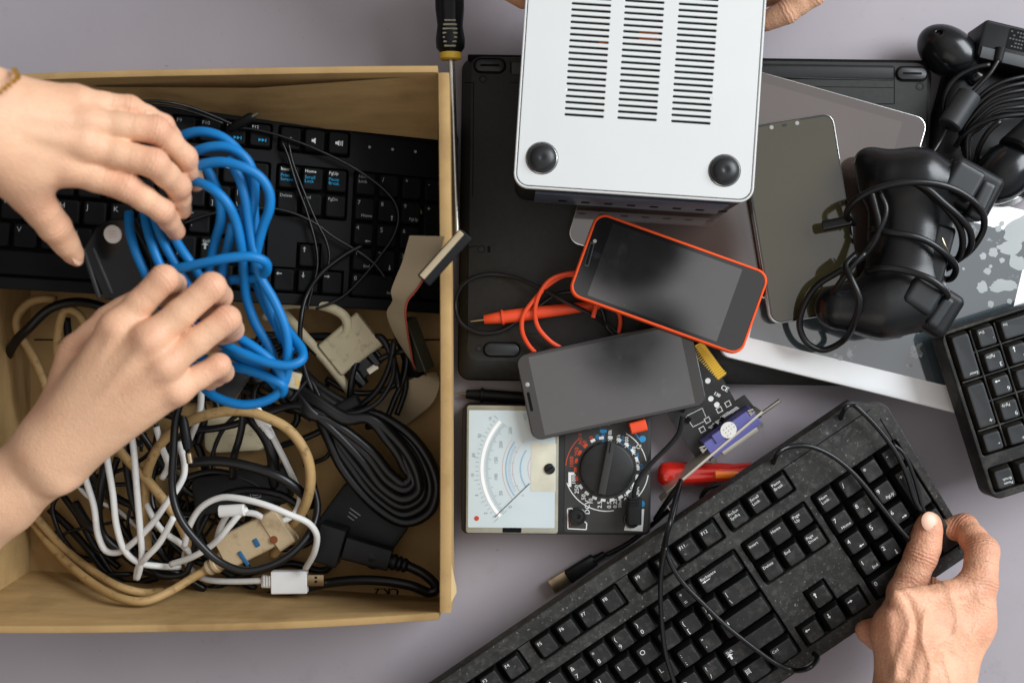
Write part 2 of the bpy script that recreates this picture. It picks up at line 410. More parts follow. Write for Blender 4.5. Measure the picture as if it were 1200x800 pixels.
M['slate'] = pm('adapter_charcoal', (.014, .0155, .016), .55, .25, var=.15, bump=.1, bs=1800)
M['greyplug'] = pm('grey_plug', (.03, .032, .034), .45, .3)
M['padshell'] = pm('controller_shell', (.0055, .006, .0065), .3, .4, var=.1, vs=60, bump=.04, bs=1800, rvar=.06)
M['shoulder'] = pm('shoulder_button', (.014, .016, .017), .4, .35, var=.1)
M['kside_shade'] = pm('keycap_side_shade', (.005, .005, .0048), .6, .15, var=.3)  # shade between the keys, put into the colour of their sides
M['kside_shade2'] = pm('grimy_keycap_side', (.016, .0145, .0115), .6, .2, var=.4, vs=120, dust=[((.07, .062, .048), .5, .75, 90, .5)])
M['smear'] = pm('dried_smear', hx('a0a5a4'), .45, .3, var=.06, vs=30)
M['tape'] = pm('brown_tape_scrap', hx('7a6136'), .5, .3, var=.2)

# ------------------------------------------------------------------ table
t = MB(); t.prism(rrect(0, 0, 2400, 1700, 30), -30, 0)
struct(wobj('table_top', t, M['table']))

# ------------------------------------------------------------------ cardboard box
BH = 118.
FL = [P(36, 668, 3), P(521, 700, 3), P(519, 150, 3), P(36, 150, 3)]       # floor corners bl br tr tl
RM = [P(-62, 731, BH), P(515, 717, BH), P(513, 86, BH), P(-62, 99, BH)]
box = thing('cardboard_box', 'open brown cardboard box full of tangled cables', 'box', loc=(FL[0]+FL[2])/2)
def inset(pts, d):
    c = sum(pts, Vector())/4; return [p+(c-p).normalized()*d for p in pts]
mb = MB(); mb.loft([[(p.x, p.y, .6) for p in FL], [(p.x, p.y, 3.) for p in FL]]); wobj('floor', mb, M['card'], box)
seam = MB(); a, b = P(40, 398, 3.4), P(521, 398, 3.4); seam.bar(a, b, 1.2, .5, .1, ch=.05); wobj('flap_seam', seam, M['ink'], box)
def wall(i, j, nseg, bow, thick, nm='wall', wav=0.):
    """double cardboard wall with a folded rounded rim between floor corners i, j; bow = outward bulge in mm of the rim's middle"""
    mb = MB(); f0, f1, r0, r1 = FL[i], FL[j], RM[i], RM[j]
    d = (f1-f0).normalized(); out = Vector((d.y, -d.x, 0))
    rings = []
    for k in range(nseg+1):
        u = k/nseg; f = f0.lerp(f1, u); r = r0.lerp(r1, u)
        w = math.sin(math.pi*u); r = r+out*bow*w+Vector((0, 0, wav*math.sin(u*9+1)))
        mid = f.lerp(r, .5)+out*(bow*.35*w)
        prof = []
        for q in (f, f.lerp(mid, .5), mid, mid.lerp(r, .5), r): prof.append(q)
        n = 5; top = r+Vector((0, 0, 0))
        for a in range(1, n+1):
            an = math.pi*a/(n+1); prof.append(top+out*(thick/2-math.cos(an)*thick/2)+Vector((0, 0, math.sin(an)**.5*thick*.22)))
        for q in (r, mid.lerp(r, .5), mid, f.lerp(mid, .5), f): prof.append(q+out*thick)
        rings.append(prof)
    mb.loft(rings); return wobj(nm, mb, M['card'], box)
wall(0, 1, 24, 4, 5.5, wav=1.2); wall(1, 2, 16, 1., 8); wall(2, 3, 24, 2, 5, wav=1.); wall(3, 0, 12, 2, 8)
# torn corner flap at the front right, crease of the top flap, printed mark on the floor
mb = MB(); c0 = P(523, 712, BH); mb.add([c0+Vector((0, -3, -2)), P(535, 694, BH-14), P(535, 688, BH-40), P(527, 650, BH-6), c0+Vector((-4, 0, -30))], [(0, 1, 3), (1, 2, 3), (0, 4, 2, 1)])
wobj('corner_flap', mb, M['card_edge'], box)
mb = MB(); q = P(468, 700, 3.5); put_text(mb, 'CK.2', q.x, q.y, 3.6, 9.5, math.pi, bold=.6); wobj('printed_mark', mb, M['ink'], box)
mb = MB(); mb.add([P(110, 101, 106)-Vector((0, .6, 0)), P(300, 96, 110)-Vector((0, 4.4, 0)), P(514, 86, 112)-Vector((0, 1.2, 0)), P(513, 164, 34), P(407, 153, 44), P(315, 146, 52), P(200, 126, 78), P(110, 112, 98)], [(0, 1, 6, 7), (1, 5, 6), (1, 4, 5), (1, 2, 4), (2, 3, 4)])
wobj('inner_flap', mb, M['card'], box)

# ------------------------------------------------------------------ keyboards
def keycap(w, h, top_w, top_h, z, dy=0., r0=1.2, r1=1.8, off=0.):
    mb = MB(); o = lambda W, Hh, rr, zz, y: [(p[0], p[1]+y, zz) for p in rrect(0, 0, W, Hh, rr, 4)]
    mb.loft([o(w, h, r0, 0, 0), o(lerp(w, top_w, .18), lerp(h, top_h, .18), r0, z*.25, dy*.2), o(top_w+.7, top_h+.7, r1, z-.7, dy), o(top_w+.2, top_h+.2, r1, z-.18, dy), o(top_w-.6, top_h-.6, r1, z, dy), o(top_w-3, top_h-3, r1*.7, z-.12, dy)])
    return mb
CAPS = {}
def std_layout():
    K = []
    K.append((.5, 0, 1, 1, 'Esc'))
    for i in range(12): K.append(([2.5, 3.5, 4.5, 5.5, 7, 8, 9, 10, 11.5, 12.5, 13.5, 14.5][i], 0, 1, 1, 'F%d' % (i+1)))
    for i, s in enumerate(['PrtScn\nSysRq', 'Scroll\nLock', 'Pause\nBreak']): K.append((15.75+i, 0, 1, 1, s))
    for i, s in enumerate(['~|`', '!|1', '@|2', '#|3', '$|4', '%|5', '^|6', '&|7', '*|8', '(|9', ')|0', '_|-', '+|=']): K.append((.5+i, 1.5, 1, 1, s))
    K.append((14, 1.5, 2, 1, 'Backspace'))
    K.append((.75, 2.5, 1.5, 1, 'Tab'))
    for i, s in enumerate('QWERTYUIOP'): K.append((2+i, 2.5, 1, 1, s))
    K += [(12, 2.5, 1, 1, '{|['), (13, 2.5, 1, 1, '}|]'), (14.25, 2.5, 1.5, 1, '||\\')]
    K.append((.875, 3.5, 1.75, 1, 'Caps\nLock'))
    for i, s in enumerate('ASDFGHJKL'): K.append((2.25+i, 3.5, 1, 1, s))
    K += [(11.25, 3.5, 1, 1, ':|;'), (12.25, 3.5, 1, 1, '"|\''), (13.875, 3.5, 2.25, 1, 'ENTER')]
    K.append((1.125, 4.5, 2.25, 1, 'Shift'))
    for i, s in enumerate('ZXCVBNM'): K.append((2.75+i, 4.5, 1, 1, s))
    K += [(9.75, 4.5, 1, 1, '<|,'), (10.75, 4.5, 1, 1, '>|.'), (11.75, 4.5, 1, 1, '?|/'), (13.625, 4.5, 2.75, 1, 'SHIFT')]
    K += [(.625, 5.5, 1.25, 1, 'Ctrl'), (1.875, 5.5, 1.25, 1, ''), (3.125, 5.5, 1.25, 1, 'Alt'), (6.875, 5.5, 6.25, 1, ''), (10.625, 5.5, 1.25, 1, 'Alt'), (11.875, 5.5, 1.25, 1, ''), (13.125, 5.5, 1.25, 1, 'MENU'), (14.375, 5.5, 1.25, 1, 'Ctrl')]
    for i, s in enumerate(['Insert', 'Home', 'Page\nUp', 'Delete', 'End', 'Page\nDown']): K.append((15.75+i % 3, 1.5+i//3, 1, 1, s))
    K += [(16.75, 4.5, 1, 1, 'UP'), (15.75, 5.5, 1, 1, 'LEFT'), (16.75, 5.5, 1, 1, 'DOWN'), (17.75, 5.5, 1, 1, 'RIGHT')]
    for i, s in enumerate(['Num\nLock', '/', '*', '-', '7|Home', '8|UP', '9|PgUp', '+', '4|LEFT', '5', '6|RIGHT', None, '1|End', '2|DOWN', '3|PgDn', 'Enter2', '0|Ins', None, '.|Del']):
        if s is None: continue
        u, v = 19+i % 4, 1.5+i//4; w = h = 1
        if s == '+': v += .5; h = 2
        if s == 'Enter2': v += .5; h = 2; s = 'Enter'
        if s == '0|Ins': u += .5; w = 2
        K.append((u, v, w, h, s))
    return K
ARR = {'UP': math.pi/2, 'DOWN': -math.pi/2, 'LEFT': math.pi, 'RIGHT': 0}
LEG = {}
def legend_mesh(s, tw, th, z, st):
    """legend for a key whose flat top is tw x th, in key-local mm"""
    k = (s, round(tw, 1), round(th, 1), st['id'])
    if k in LEG: return LEG[k]
    mb = MB(); x0, y0 = -tw/2+1.0, th/2-1.0; big, small = st['big'], st['small']; z += .12
    if s in ARR: arrow(mb, x0+2.2, y0-2.4, z, 4.2, ARR[s], .8)
    elif s in ('ENTER',):
        arrow(mb, x0+2.6, y0-3.2, z, 4., math.pi, .8); mb.poly([(x0+4.2, y0-3.5, z), (x0+4.9, y0-3.5, z), (x0+4.9, y0-.8, z), (x0+4.2, y0-.8, z)])
    elif s == 'SHIFT':
        put_text(mb, 'Shift', x0, y0, z, small); arrow(mb, x0+2, y0-5, z, 5, math.pi/2, 1.6)
    elif s == 'MENU':
        for a in range(4): mb.poly([(x0+.2, y0-1-a, z), (x0+3.2, y0-1-a, z), (x0+3.2, y0-1.35-a, z), (x0+.2, y0-1.35-a, z)])
        for a in (0, 3.2): mb.poly([(x0+a, y0-.5, z+.02), (x0+a+.35, y0-.5, z+.02), (x0+a+.35, y0-5, z+.02), (x0+a, y0-5, z+.02)])
    elif s == 'Backspace':
        put_text(mb, s, x0, y0, z, small); arrow(mb, x0+3.6, y0-4.2, z, 7, math.pi, .6)
    elif '|' in s and s != '||\\':
        a, b = s.split('|'); 
        put_text(mb, a, x0, y0, z, big if len(a) == 1 else small)
        if b in ARR: arrow(mb, tw/2-3.8, -th/2+2.6, z, 4.2, ARR[b], .7)
        elif len(b) > 1: put_text(mb, b, x0+tw-2.2, -th/2+1.0, z, small, ax='RIGHT', ay='BOTTOM')
        else: put_text(mb, b, x0+.3, -th/2+1.0, z, big, ay='BOTTOM')
    elif s == '||\\':
        put_text(mb, '|', x0, y0, z, big); put_text(mb, '\\', x0, -th/2+1, z, big, ay='BOTTOM')
    elif '\n' in s:
        a, b = s.split('\n')
        put_text(mb, a, x0, y0, z, small); put_text(mb, b, x0, y0-small*1.05, z, small)
    elif len(s) <= 1: put_text(mb, s, x0+.3, y0-.2, z, big*1.15)
    else: put_text(mb, s, x0, y0, z, small*(1.15 if s[0] == 'F' else 1))
    LEG[k] = mesh_of(mb, None, 'legend'); return LEG[k]
def build_keys(root, fr, K, pu, pv, st, keymat, inkmat, frow=0.):
    for u, v, w, h, s in K:
        x, y = u*pu, -(v+(frow if v == 0 else 0))*pv
        q = fr @ (Vector((x, y, 0))*MM)/MM
        sx = F/(H-q.z); px, py = 600+q.x*sx, 400-q.y*sx
        if not (-170 < px < 1370 and -170 < py < 970): continue
        kw, kh = w*pu-st['gap'], h*pv-st['gap']; tw, th = kw-st['tap'], kh-st['tap']*.85
        k = (st['id'], w, h)
        if k not in CAPS:
            CAPS[k] = mesh_of(keycap(kw, kh, tw, th, st['kz'], st['dy']), 40, 'keycap')
            CAPS[k].materials.append(keymat); CAPS[k].materials.append(M['kside_shade2' if st['id'] == 'b' else 'kside_shade'])
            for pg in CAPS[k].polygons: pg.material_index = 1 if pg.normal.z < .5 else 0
        o = obj('key', CAPS[k], keymat, root)
        o.location = Vector((x, y, -st['kz']))*MM
        o.rotation_euler = (random.uniform(-1, 1)*st['jit'], random.uniform(-1, 1)*st['jit'], random.uniform(-1, 1)*st['jit'])
        if s:
            ll = inkmat
            lo = obj('legend', legend_mesh(s, tw, th, st['kz']-.1, st), ll, o); lo.location.y = st['dy']*MM
def scaled_frame(o, Rm, k):
    Mx = Matrix([[Rm[i][j] for j in range(3)] for i in range(3)]).to_4x4()
    cam = Vector((0, 0, H)); o = cam+(Vector(o)-cam)*k; Mx.translation = o*MM; return Mx
def shell(root, fr, outline_px, zpl, groups, pu, pv, z_top, z_bot, mat_, rad=6., frow=0., outline=None, gm=.6):
    out = outline if outline else [L2(fr, a, b, z_top) for a, b in outline_px]
    holes = []
    for (u0, u1, v0, v1) in groups:
        holes.append(rrect((u0+u1)/2*pu, -(v0+v1)/2*pv, (u1-u0)*pu+gm*2, (v1-v0)*pv+gm*2, 2.4, 3))
    obj('body', plate(out, holes, z_bot+5, z_top, .8, 3), mat_, root)
    lo = MB(); c = sum((Vector(p) for p in [(a, b, 0) for a, b in out]), Vector())/len(out)
    sc = lambda k, z: [(c.x+(p[0]-c.x)*(1-k/180), c.y+(p[1]-c.y)*(1-k/90), z) for p in out]
    lo.loft([sc(4, z_bot), sc(0.6, z_bot+2.5), sc(.6, z_bot+6)])
    obj('base', lo, M['deep'], root)

# bottom keyboard, held up by the hand at the lower right
KB_R = [[0.82933, -0.55467, 0.06741], [0.55866, 0.8253, -0.08235], [-0.00996, 0.10596, 0.99432]]
k1 = 1.04; fr1 = scaled_frame((-85.03, -295.05, 95.28), KB_R, k1); p1 = 19.05*k1
kb1 = thing('keyboard', 'dusty black full-size keyboard held up by the weathered hand, cord looped over it', 'keyboard', fr1)
c_tl, c_tr = L2(fr1, 1003, 466, -5), L2(fr1, 1036, 472, -5); c_br = L2(fr1, 1133, 634, -5); c_b2 = L2(fr1, 1124, 662, -5); c_b3 = L2(fr1, 930, 788, -5)
yb = c_b3[1]
top_y = L2(fr1, 760, 634, -5)[1]
out1 = [(-18, top_y), (-18, yb)]+[(c_br[0]-9, yb), (c_br[0]-3, yb+2), (c_br[0], yb+8), (c_br[0]+.5, yb+20), (c_tr[0], c_tr[1]-4), (c_tr[0]-2, c_tr[1]), (c_tr[0]-8, c_tr[1]+3), (c_tl[0]-4, top_y)]
grp = [(0, 1, -.5, .5), (2, 6, -.5, .5), (6.5, 10.5, -.5, .5), (11, 15, -.5, .5), (15.25, 18.25, -.5, .5), (0, 15, 1, 6), (15.25, 18.25, 1, 3), (16.25, 17.25, 4, 5), (15.25, 18.25, 5, 6), (18.5, 22.5, 1, 6)]
grp1 = [g for g in grp if g != (16.25, 17.25, 4, 5) and g != (15.25, 18.25, 5, 6)]
def tpoly(pu, pv, g=.6):
    a = [(16.25, -4), (17.25, -4), (17.25, -5), (18.25, -5), (18.25, -6), (15.25, -6), (15.25, -5), (16.25, -5)]
    cx, cy = 16.75, -5.1
    return [(x*pu+(g if x > cx else -g), y*pv+(g if y > cy+.3 or (y == -5 and 0) else (-g if y < -5.5 else g*(1 if abs(x-cx) > .6 or 1 else 0)))) for x, y in a]
_pl = plate
def shell_with_t(root, fr, out, groups, p, pv, zt, zb, mt, frow=0.):
    holes = []
    for (u0, u1, v0, v1) in groups:
        f = frow if v0 < 0 else 0
        holes.append(rrect((u0+u1)/2*p, -(v0+v1)/2*pv-f*pv, (u1-u0)*p+1.6, (v1-v0)*pv+1.6, 2.6, 3))
    holes.append(tpoly(p, pv, .8))
    obj('body', plate(out, holes, zb+6, zt, .9, 3), mt, root)
    n = len(out); cx = sum(q[0] for q in out)/n; cy = sum(q[1] for q in out)/n
    ins = lambda d, z: [(q[0]-math.copysign(min(d, abs(q[0]-cx)), q[0]-cx), q[1]-math.copysign(min(d, abs(q[1]-cy)), q[1]-cy), z) for q in out]
    lo = MB(); lo.loft([ins(5, zb), ins(1, zb+3), ins(1, zb+7)]); obj('base', lo, M['deep'], root)
shell_with_t(kb1, fr1, out1, grp1, p1, p1, -4.5, -24, M['kbd'])
rg = MB(); rg.bar((-16, top_y-11.5, -4.35), (c_tr[0]-12, top_y-11.5, -4.35), .7, .35, .1, ch=.02); obj('seam', rg, M['deep'], kb1)
rg2 = MB(); rg2.bar((c_tr[0]-9, c_tr[1]-8, -4.35), (c_br[0]-8, c_br[1]-2, -4.35), .7, .35, .1, ch=.02); obj('seam', rg2, M['deep'], kb1)
ST1 = dict(id='a', big=4.9, small=3.3, gap=1.7, tap=5.2, kz=8.5, dy=.9, jit=.012)
build_keys(kb1, fr1, std_layout(), p1, p1, ST1, M['kkey'], M['whiteink'])
led = MB()
for (a, b) in ((935, 530), (952, 522), (970, 508)):
    q = L2(fr1, a, b, -4.5); led.bar((q[0]-1, q[1], -4.4), (q[0]+1, q[1], -4.4), .5, .1, .02, ch=.01); led.bar((q[0]-.8, q[1]+1, -4.4), (q[0]+.8, q[1]+1, -4.4), .4, .1, .02, ch=.01)
obj('status_mark', led, M['greyink'], kb1)

# grimy keyboard at the right edge, upside down
fr2 = scaled_frame((766.67, 25.62, 69.25), [[-0.95297, 0.30306, 0.00097], [-0.30306, -0.95297, 0.00078], [0.00116, 0.00045, 1.0]], 1.0)
kb2 = thing('keyboard', 'grimy black keyboard lying upside down at the right edge, its number pad showing', 'keyboard', fr2)
p2 = 19.05
c1 = L2(fr2, 1099, 392, -4); c2 = L2(fr2, 1164, 575, -4)
ytop = max(c2[1], 14.); xr = (c1[0]+c2[0])/2
out2 = rrect((xr-20)/2, (ytop+c1[1])/2, xr+20, ytop-c1[1], 7, 5)
K2 = [k for k in std_layout() if k[4] not in ('-', '*', '/', 'Num\nLock')]+[(22, 1.5, 1, 1, '-'), (21, 1.5, 1, 1, '*'), (20, 1.5, 1, 1, '/'), (19, 1.5, 1, 1, 'Num\nLock'), (22, 0, 1, 1, 'Pause\nBreak'), (21, 0, 1, 1, 'Scroll\nLock'), (20, 0, 1, 1, 'PrtScn\nSysRq')]
K2 = [k for k in K2 if not (15 < k[0] < 19 and k[1] == 0)]
grp2 = [(0, 1, -.5, .5), (2, 6, -.5, .5), (6.5, 10.5, -.5, .5), (11, 15, -.5, .5), (19.5, 22.5, -.5, .5), (0, 15, 1, 6), (15.25, 18.25, 1, 3), (18.5, 22.5, 1, 6)]
shell_with_t(kb2, fr2, out2, grp2, p2, p2, -2.5, -30, M['kbd2'])
web = MB()
for u in (19.5, 20.5, 21.5): web.bar((u*p2, -1.1*p2, -6), (u*p2, -5.9*p2, -6), 1.6, 6, .5); 
for v in (2, 3, 4, 5): web.bar((18.6*p2, -v*p2, -6.2), (22.4*p2, -v*p2, -6.2), 1.6, 6, .5)
obj('key_web', web, M['kbd2'], kb2)
ST2 = dict(id='b', big=4.6, small=3., gap=2.2, tap=4.4, kz=9.5, dy=.5, jit=.015)
build_keys(kb2, fr2, K2, p2, p2, ST2, M['kkey2'], M['whiteink'])

# keyboard inside the box, its left end resting on the box wall
k3 = .985; fr3 = scaled_frame((-446.69, 165.19, 130.44), [[0.95422, 0.04553, 0.29563], [-0.04807, 0.99884, 0.00134], [-0.29522, -0.01549, 0.9553]], k3)
pu3, pv3 = 18.4*k3, 18.4*k3*1.075
fr3.translation += (fr3.to_3x3() @ Vector((0, 4.5, 0)))*MM
kb3 = thing('keyboard', 'black multimedia keyboard with cyan function legends lying inside the cardboard box', 'keyboard', fr3)
yb3 = L2(fr3, 380, 358, -3)[1]
out3 = rrect(22.5*pu3/2, (20+yb3)/2, 22.5*pu3+16, 20-yb3, 7, 5)
shell_with_t(kb3, fr3, out3, grp1, pu3, pv3, -3.4, -15, M['kbd3'], .0)
SKIP3 = {'PrtScn\nSysRq', 'Scroll\nLock', 'Pause\nBreak', 'Insert', 'Home', 'Page\nUp', 'F11', 'F12'}
REN = {'Page\nDown': 'PgDn', 'Page\nUp': 'PgUp'}
K3 = [(u, v, w, h, REN.get(s, s)) for u, v, w, h, s in std_layout() if s not in SKIP3]
ST3 = dict(id='c', big=4.6, small=3.4, gap=1.9, tap=2.2, kz=6., dy=.2, jit=.006)
build_keys(kb3, fr3, K3, pu3, pv3, ST3, M['kkey3'], M['dimink'])
for (u, v, a, b) in ((15.75, 1.5, 'Insert', 'Print\nScreen'), (16.75, 1.5, 'Home', 'Scroll\nLock'), (17.75, 1.5, 'PgUp', 'Pause\nBreak'), (13.5, 0, 'F11', 'PLAY'), (14.5, 0, 'F12', 'NEXT'), (15.75, 0, 'DOT', ''), (16.75, 0, 'VOL-', ''), (17.75, 0, 'VOL+', '')):
    o = obj('key', CAPS[('c', 1, 1)], M['kkey3'], kb3); o.location = Vector((u*pu3, -v*pv3, -6))*MM
    l1 = MB(); z = 6.05; tw = pu3-4.1
    if a[0] in 'VD':
        l1.poly([(-2.4, -1, z), (-1.2, -1, z), (.6, -2.2, z), (.6, 2.2, z), (-1.2, 1, z), (-2.4, 1, z)])
        if a == 'VOL+': l1.poly([(1.4, -1.6, z), (2, -1.6, z), (2, 1.6, z), (1.4, 1.6, z)]); l1.poly([(2.6, -2.1, z), (3.2, -2.1, z), (3.2, 2.1, z), (2.6, 2.1, z)])
        if a == 'DOT': l1 = MB().poly([(-.7, -.7, z), (.7, -.7, z), (.7, .7, z), (-.7, .7, z)])
    else: put_text(l1, a, -tw/2+.8, tw/2+.4, z, 3.4)
    obj('legend', l1, M['whiteink'], o)
    if b:
        l2 = MB()
        if b in ('PLAY', 'NEXT'):
            for dx in (0, 2.4): l2.poly([(-1+dx, -4.6, z), (1.2+dx, -3.4, z), (-1+dx, -2.2, z)])
            l2.poly([(4, -4.6, z), (4.6, -4.6, z), (4.6, -2.2, z), (4, -2.2, z)])
        else: put_text(l2, b, -tw/2+.8, tw/2-4.2, z, 3.5)
        obj('legend', l2, M['cyanink'], o)
mk = MB()
for u in (19.1, 20.1, 21.1): q = rrect(u*pu3, 0, 2.2, 2.2, 1, 3); mk.poly([(a, b, -3.2) for a, b in q])
obj('status_mark', mk, M['dimink'], kb3)

# ------------------------------------------------------------------ laptop (bottom side up)
frL, LW, LH = pxframe((535, 446, 28), (1093, 454, 28), (541, 63, 28))
lap = thing('laptop', 'closed black laptop lying bottom side up on the table beneath the tablets and phones', 'laptop', frL)
mb = MB(); o = lambda k, z, r=10: [(p[0], p[1], z) for p in rrect(0, 0, LW-2*k, LH-2*k, r, 6)]
mb.loft([o(4, -28), o(0, -24), o(0, -13), o(1.2, -11.5)]); obj('lid', mb, M['laprim'], lap)
def inl(l, r_, b, t_, z, rad): 
    return [(p[0], p[1], z) for p in rrect((l-r_)/2, (b-t_)/2, LW-l-r_, LH-b-t_, rad, 6)]
mb = MB(); mb.loft([inl(1, 1, 1, 1, -11.5, 9), inl(1.5, 1.5, 2, 1, -9, 9), inl(7.5, 7.5, 15.5, 2, -.8, 9), inl(8.2, 8.2, 17, 2.6, 0, 8.5)])
obj('base', mb, M['lapbody'], lap)
def lpx(px, py): return L2(frL, px, py, 0)
def stadium(mb, c, w, h, z0, z1, ch=.5): return mb.slab(lambda k: rrect(c[0], c[1], w-2*k, h-2*k, h/2-k, 6), z0, z1, ch)
for (px, py, w, h) in ((574, 77.5, 23, 9.5), (1068, 87, 23, 9.5), (588, 409.5, 27, 9.5), (1052, 420, 27, 9.5)):
    m_ = MB(); stadium(m_, lpx(px, py), w, h, -.5, 2.2, .8); f = obj('foot', m_, M['rubber'], lap)
    if py < 200: g = MB(); stadium(g, lpx(px, py), 15, 1.8, 2.0, 2.32, .1); obj('groove', g, M['deep'], f)
    rg = MB(); c = lpx(px, py); stadium(rg, c, w+3, h+3, -.2, .12, .05); obj('foot_recess', rg, M['deep'], lap)
for (px, py) in ((566, 93), (1078, 101.5), (561.5, 408), (564, 292), (1085, 300)):
    c = lpx(px, py); m_ = MB(); m_.lathe((c[0], c[1], -.1), (0, 0, 1), [(0, 3.2), (.3, 3.2), (.3, 2.3), (.05, 2.2)], 18); s_ = obj('screw', m_, M['blackmatte'], lap)
    m_ = MB()
    for a in (0, math.pi/2): m_.prism(rrect(c[0], c[1], 2.6, .6, .1, 1, a+.3), .05, .22)
    obj('cross_slot', m_, M['greyplug'], s_)
ln = MB()
def line(mb, fr, pts, z, w=.7, h=.12):
    for a, b in zip(pts[:-1], pts[1:]):
        A = L2(fr, *a); B = L2(fr, *b); mb.bar((A[0], A[1], z), (B[0], B[1], z), w, h, .03, ch=.01)
line(ln, frL, [(544, 97), (555, 97), (554, 230)], .05); line(ln, frL, [(1048, 79), (1048, 122), (1026, 122)], .05); line(ln, frL, [(598, 72), (598, 86)], .05)
line(ln, frL, [(548, 290), (559, 288)], .05); line(ln, frL, [(548, 288), (548, 400)], .05, .5); line(ln, frL, [(620, 391), (630, 391)], .05, .4); line(ln, frL, [(598, 97), (1047, 103)], .06, .5)
obj('panel_seam', ln, M['deep'], lap)
m_ = MB(); a, b = lpx(599, 79), lpx(1047, 86); m_.bar((a[0], a[1], -2.2), (b[0], b[1], -2.2), 13, 7, 3, ch=.5); obj('battery', m_, M['lapbat'], lap)
m_ = MB(); a, b = lpx(548, 66), lpx(1092, 73); m_.bar((a[0], a[1], -5), (b[0], b[1], -5), 5, 5, 2, ch=.5); obj('hinge_bar', m_, M['deep'], lap)
m_ = MB(); c = lpx(573, 292); m_.prism(rrect(c[0], c[1], 2.2, 5, .3, 2), .02, .14); c = lpx(556, 66.5); obj('latch_slot', m_, M['deep'], lap)

# ------------------------------------------------------------------ tablets and phones
def slab_body(fr, w, h, t, r, ch): return MB().slab(lambda k: rrect(0, 0, w-2*k, h-2*k, r-k, 7), -t, 0, ch)
def flat(pts, z): return MB().poly([(p[0], p[1], z) for p in pts])
def panel(pts, z, t=.12): return MB().prism(pts, z-t, z)
# white framed tablet
frW, WW, WH = pxframe((842, 416, 36.8), (1187, 500, 36.8), (901, 173, 36.8))
tw = thing('tablet', 'white framed tablet with a smeared grey screen, partly under the game controller', 'tablet', frW)
obj('body', slab_body(frW, WW, WH, 8.3, 9, 1.6), M['white'], tw)
ix0 = L2(frW, 1110, 452)[1]; xr_ = L2(frW, 1190, 350)[0]
obj('screen', panel(rrect((xr_-WW/2+20)/2, 0, xr_+WW/2-20, -2*ix0, .8, 2), .1, .3), M['wscreen'], tw)
rs2 = random.Random(3)
def blob(px, py, r, n=14, ex=1., rot=0.):
    c = L2(frW, px, py, .1); ph = [rs2.uniform(.82, 1.18) for _ in range(n)]
    zs_ = .13+.006*len(SMR); SMR.append(1)
    ring = [(c[0]+r/1.5*ph[k]*(ex*math.cos(2*math.pi*k/n)*math.cos(rot)-math.sin(2*math.pi*k/n)*math.sin(rot)), c[1]+r/1.5*ph[k]*(ex*math.cos(2*math.pi*k/n)*math.sin(rot)+math.sin(2*math.pi*k/n)*math.cos(rot)), zs_) for k in range(n)]
    sm = MB().add(ring+[(c[0], c[1], zs_)], [(k, (k+1) % n, n) for k in range(n)]); obj('smear', sm, M['smear'], tw)
SMR = []
for a in ((1152, 300, 4), (1164, 296, 5.5), (1157, 318, 4), (1161, 312, 2), (1174, 305, 3), (1151, 336, 6.5), (1161, 356, 4), (1183, 353, 3), (1067, 428, 2.4), (1079, 417, 1.6), (1170, 268, 4), (1129, 315, 1.6), (1174, 262, 3), (979, 416, 2.5), (985, 419, 3), (994, 416, 2), (1135, 288, 1.4)): blob(*a)
blob(1184, 290, 9, 22, 1.6, .3); blob(1196, 268, 14, 22, 1.5, .9); blob(1178, 334, 6, 20, 2.6, .1); blob(1168, 337, 5, 18, 1.8, .2); blob(1192, 308, 8, 20, 1.4, -.4)
# grey tablet
frG, GW, GH = pxframe((664, 283, 40), (1018, 385, 46), (734, 39, 40))
tg = thing('tablet', 'thin tablet with a plain brownish grey screen under the olive phone', 'tablet', frG)
obj('body', slab_body(frG, GW, GH, 7., 9.5, 1.2), M['chrome'], tg)
obj('glass', panel(rrect(0, 0, GW-1.8, GH-1.8, 8.6, 7), .08, .3), M['tabscr'], tg)
obj('screen', panel(rrect(0, 0, GW-38, GH-16, .6, 2), .2, .1), M['tabscr2'], tg)
# olive phone
frO, OW, OH = pxframe((908, 380, 54.5), (1018, 362, 54.5), (862, 150, 54.5))
po = thing('phone', 'slim phone with a notched olive grey screen and silver edge, between the device and controller', 'phone', frO)
obj('body', slab_body(frO, OW, OH, 8., 8.5, 1.4), M['chrome'], po)
obj('glass', panel(rrect(0, 0, OW-1.3, OH-1.3, 8, 7), .1, .4), M['bezelb'], po)
obj('screen', panel(rrect(0, -.3, OW-3.6, OH-4.2, 6.5, 7), .25, .15), M['screenol'], po)
m_ = MB(); c = L2(frO, 920, 147); m_.prism(rrect(c[0], c[1], 26, 5.5, 2.6, 5), .2, .34); obj('notch', m_, M['screenol'], po)
for (a, b, r_) in ((904, 149.5, 1.6), (934, 144.5, 1.6)):
    c = L2(frO, a, b); m_ = MB(); m_.lathe((c[0], c[1], .3), (0, 0, 1), [(0, r_), (.15, r_*.9)], 16); obj('camera_dot', m_, M['sens'], po)
c = L2(frO, 919, 147); m_ = MB(); m_.prism(rrect(c[0], c[1], 4, 2.2, 1, 4), .3, .42); obj('earpiece', m_, M['bezelb'], po)
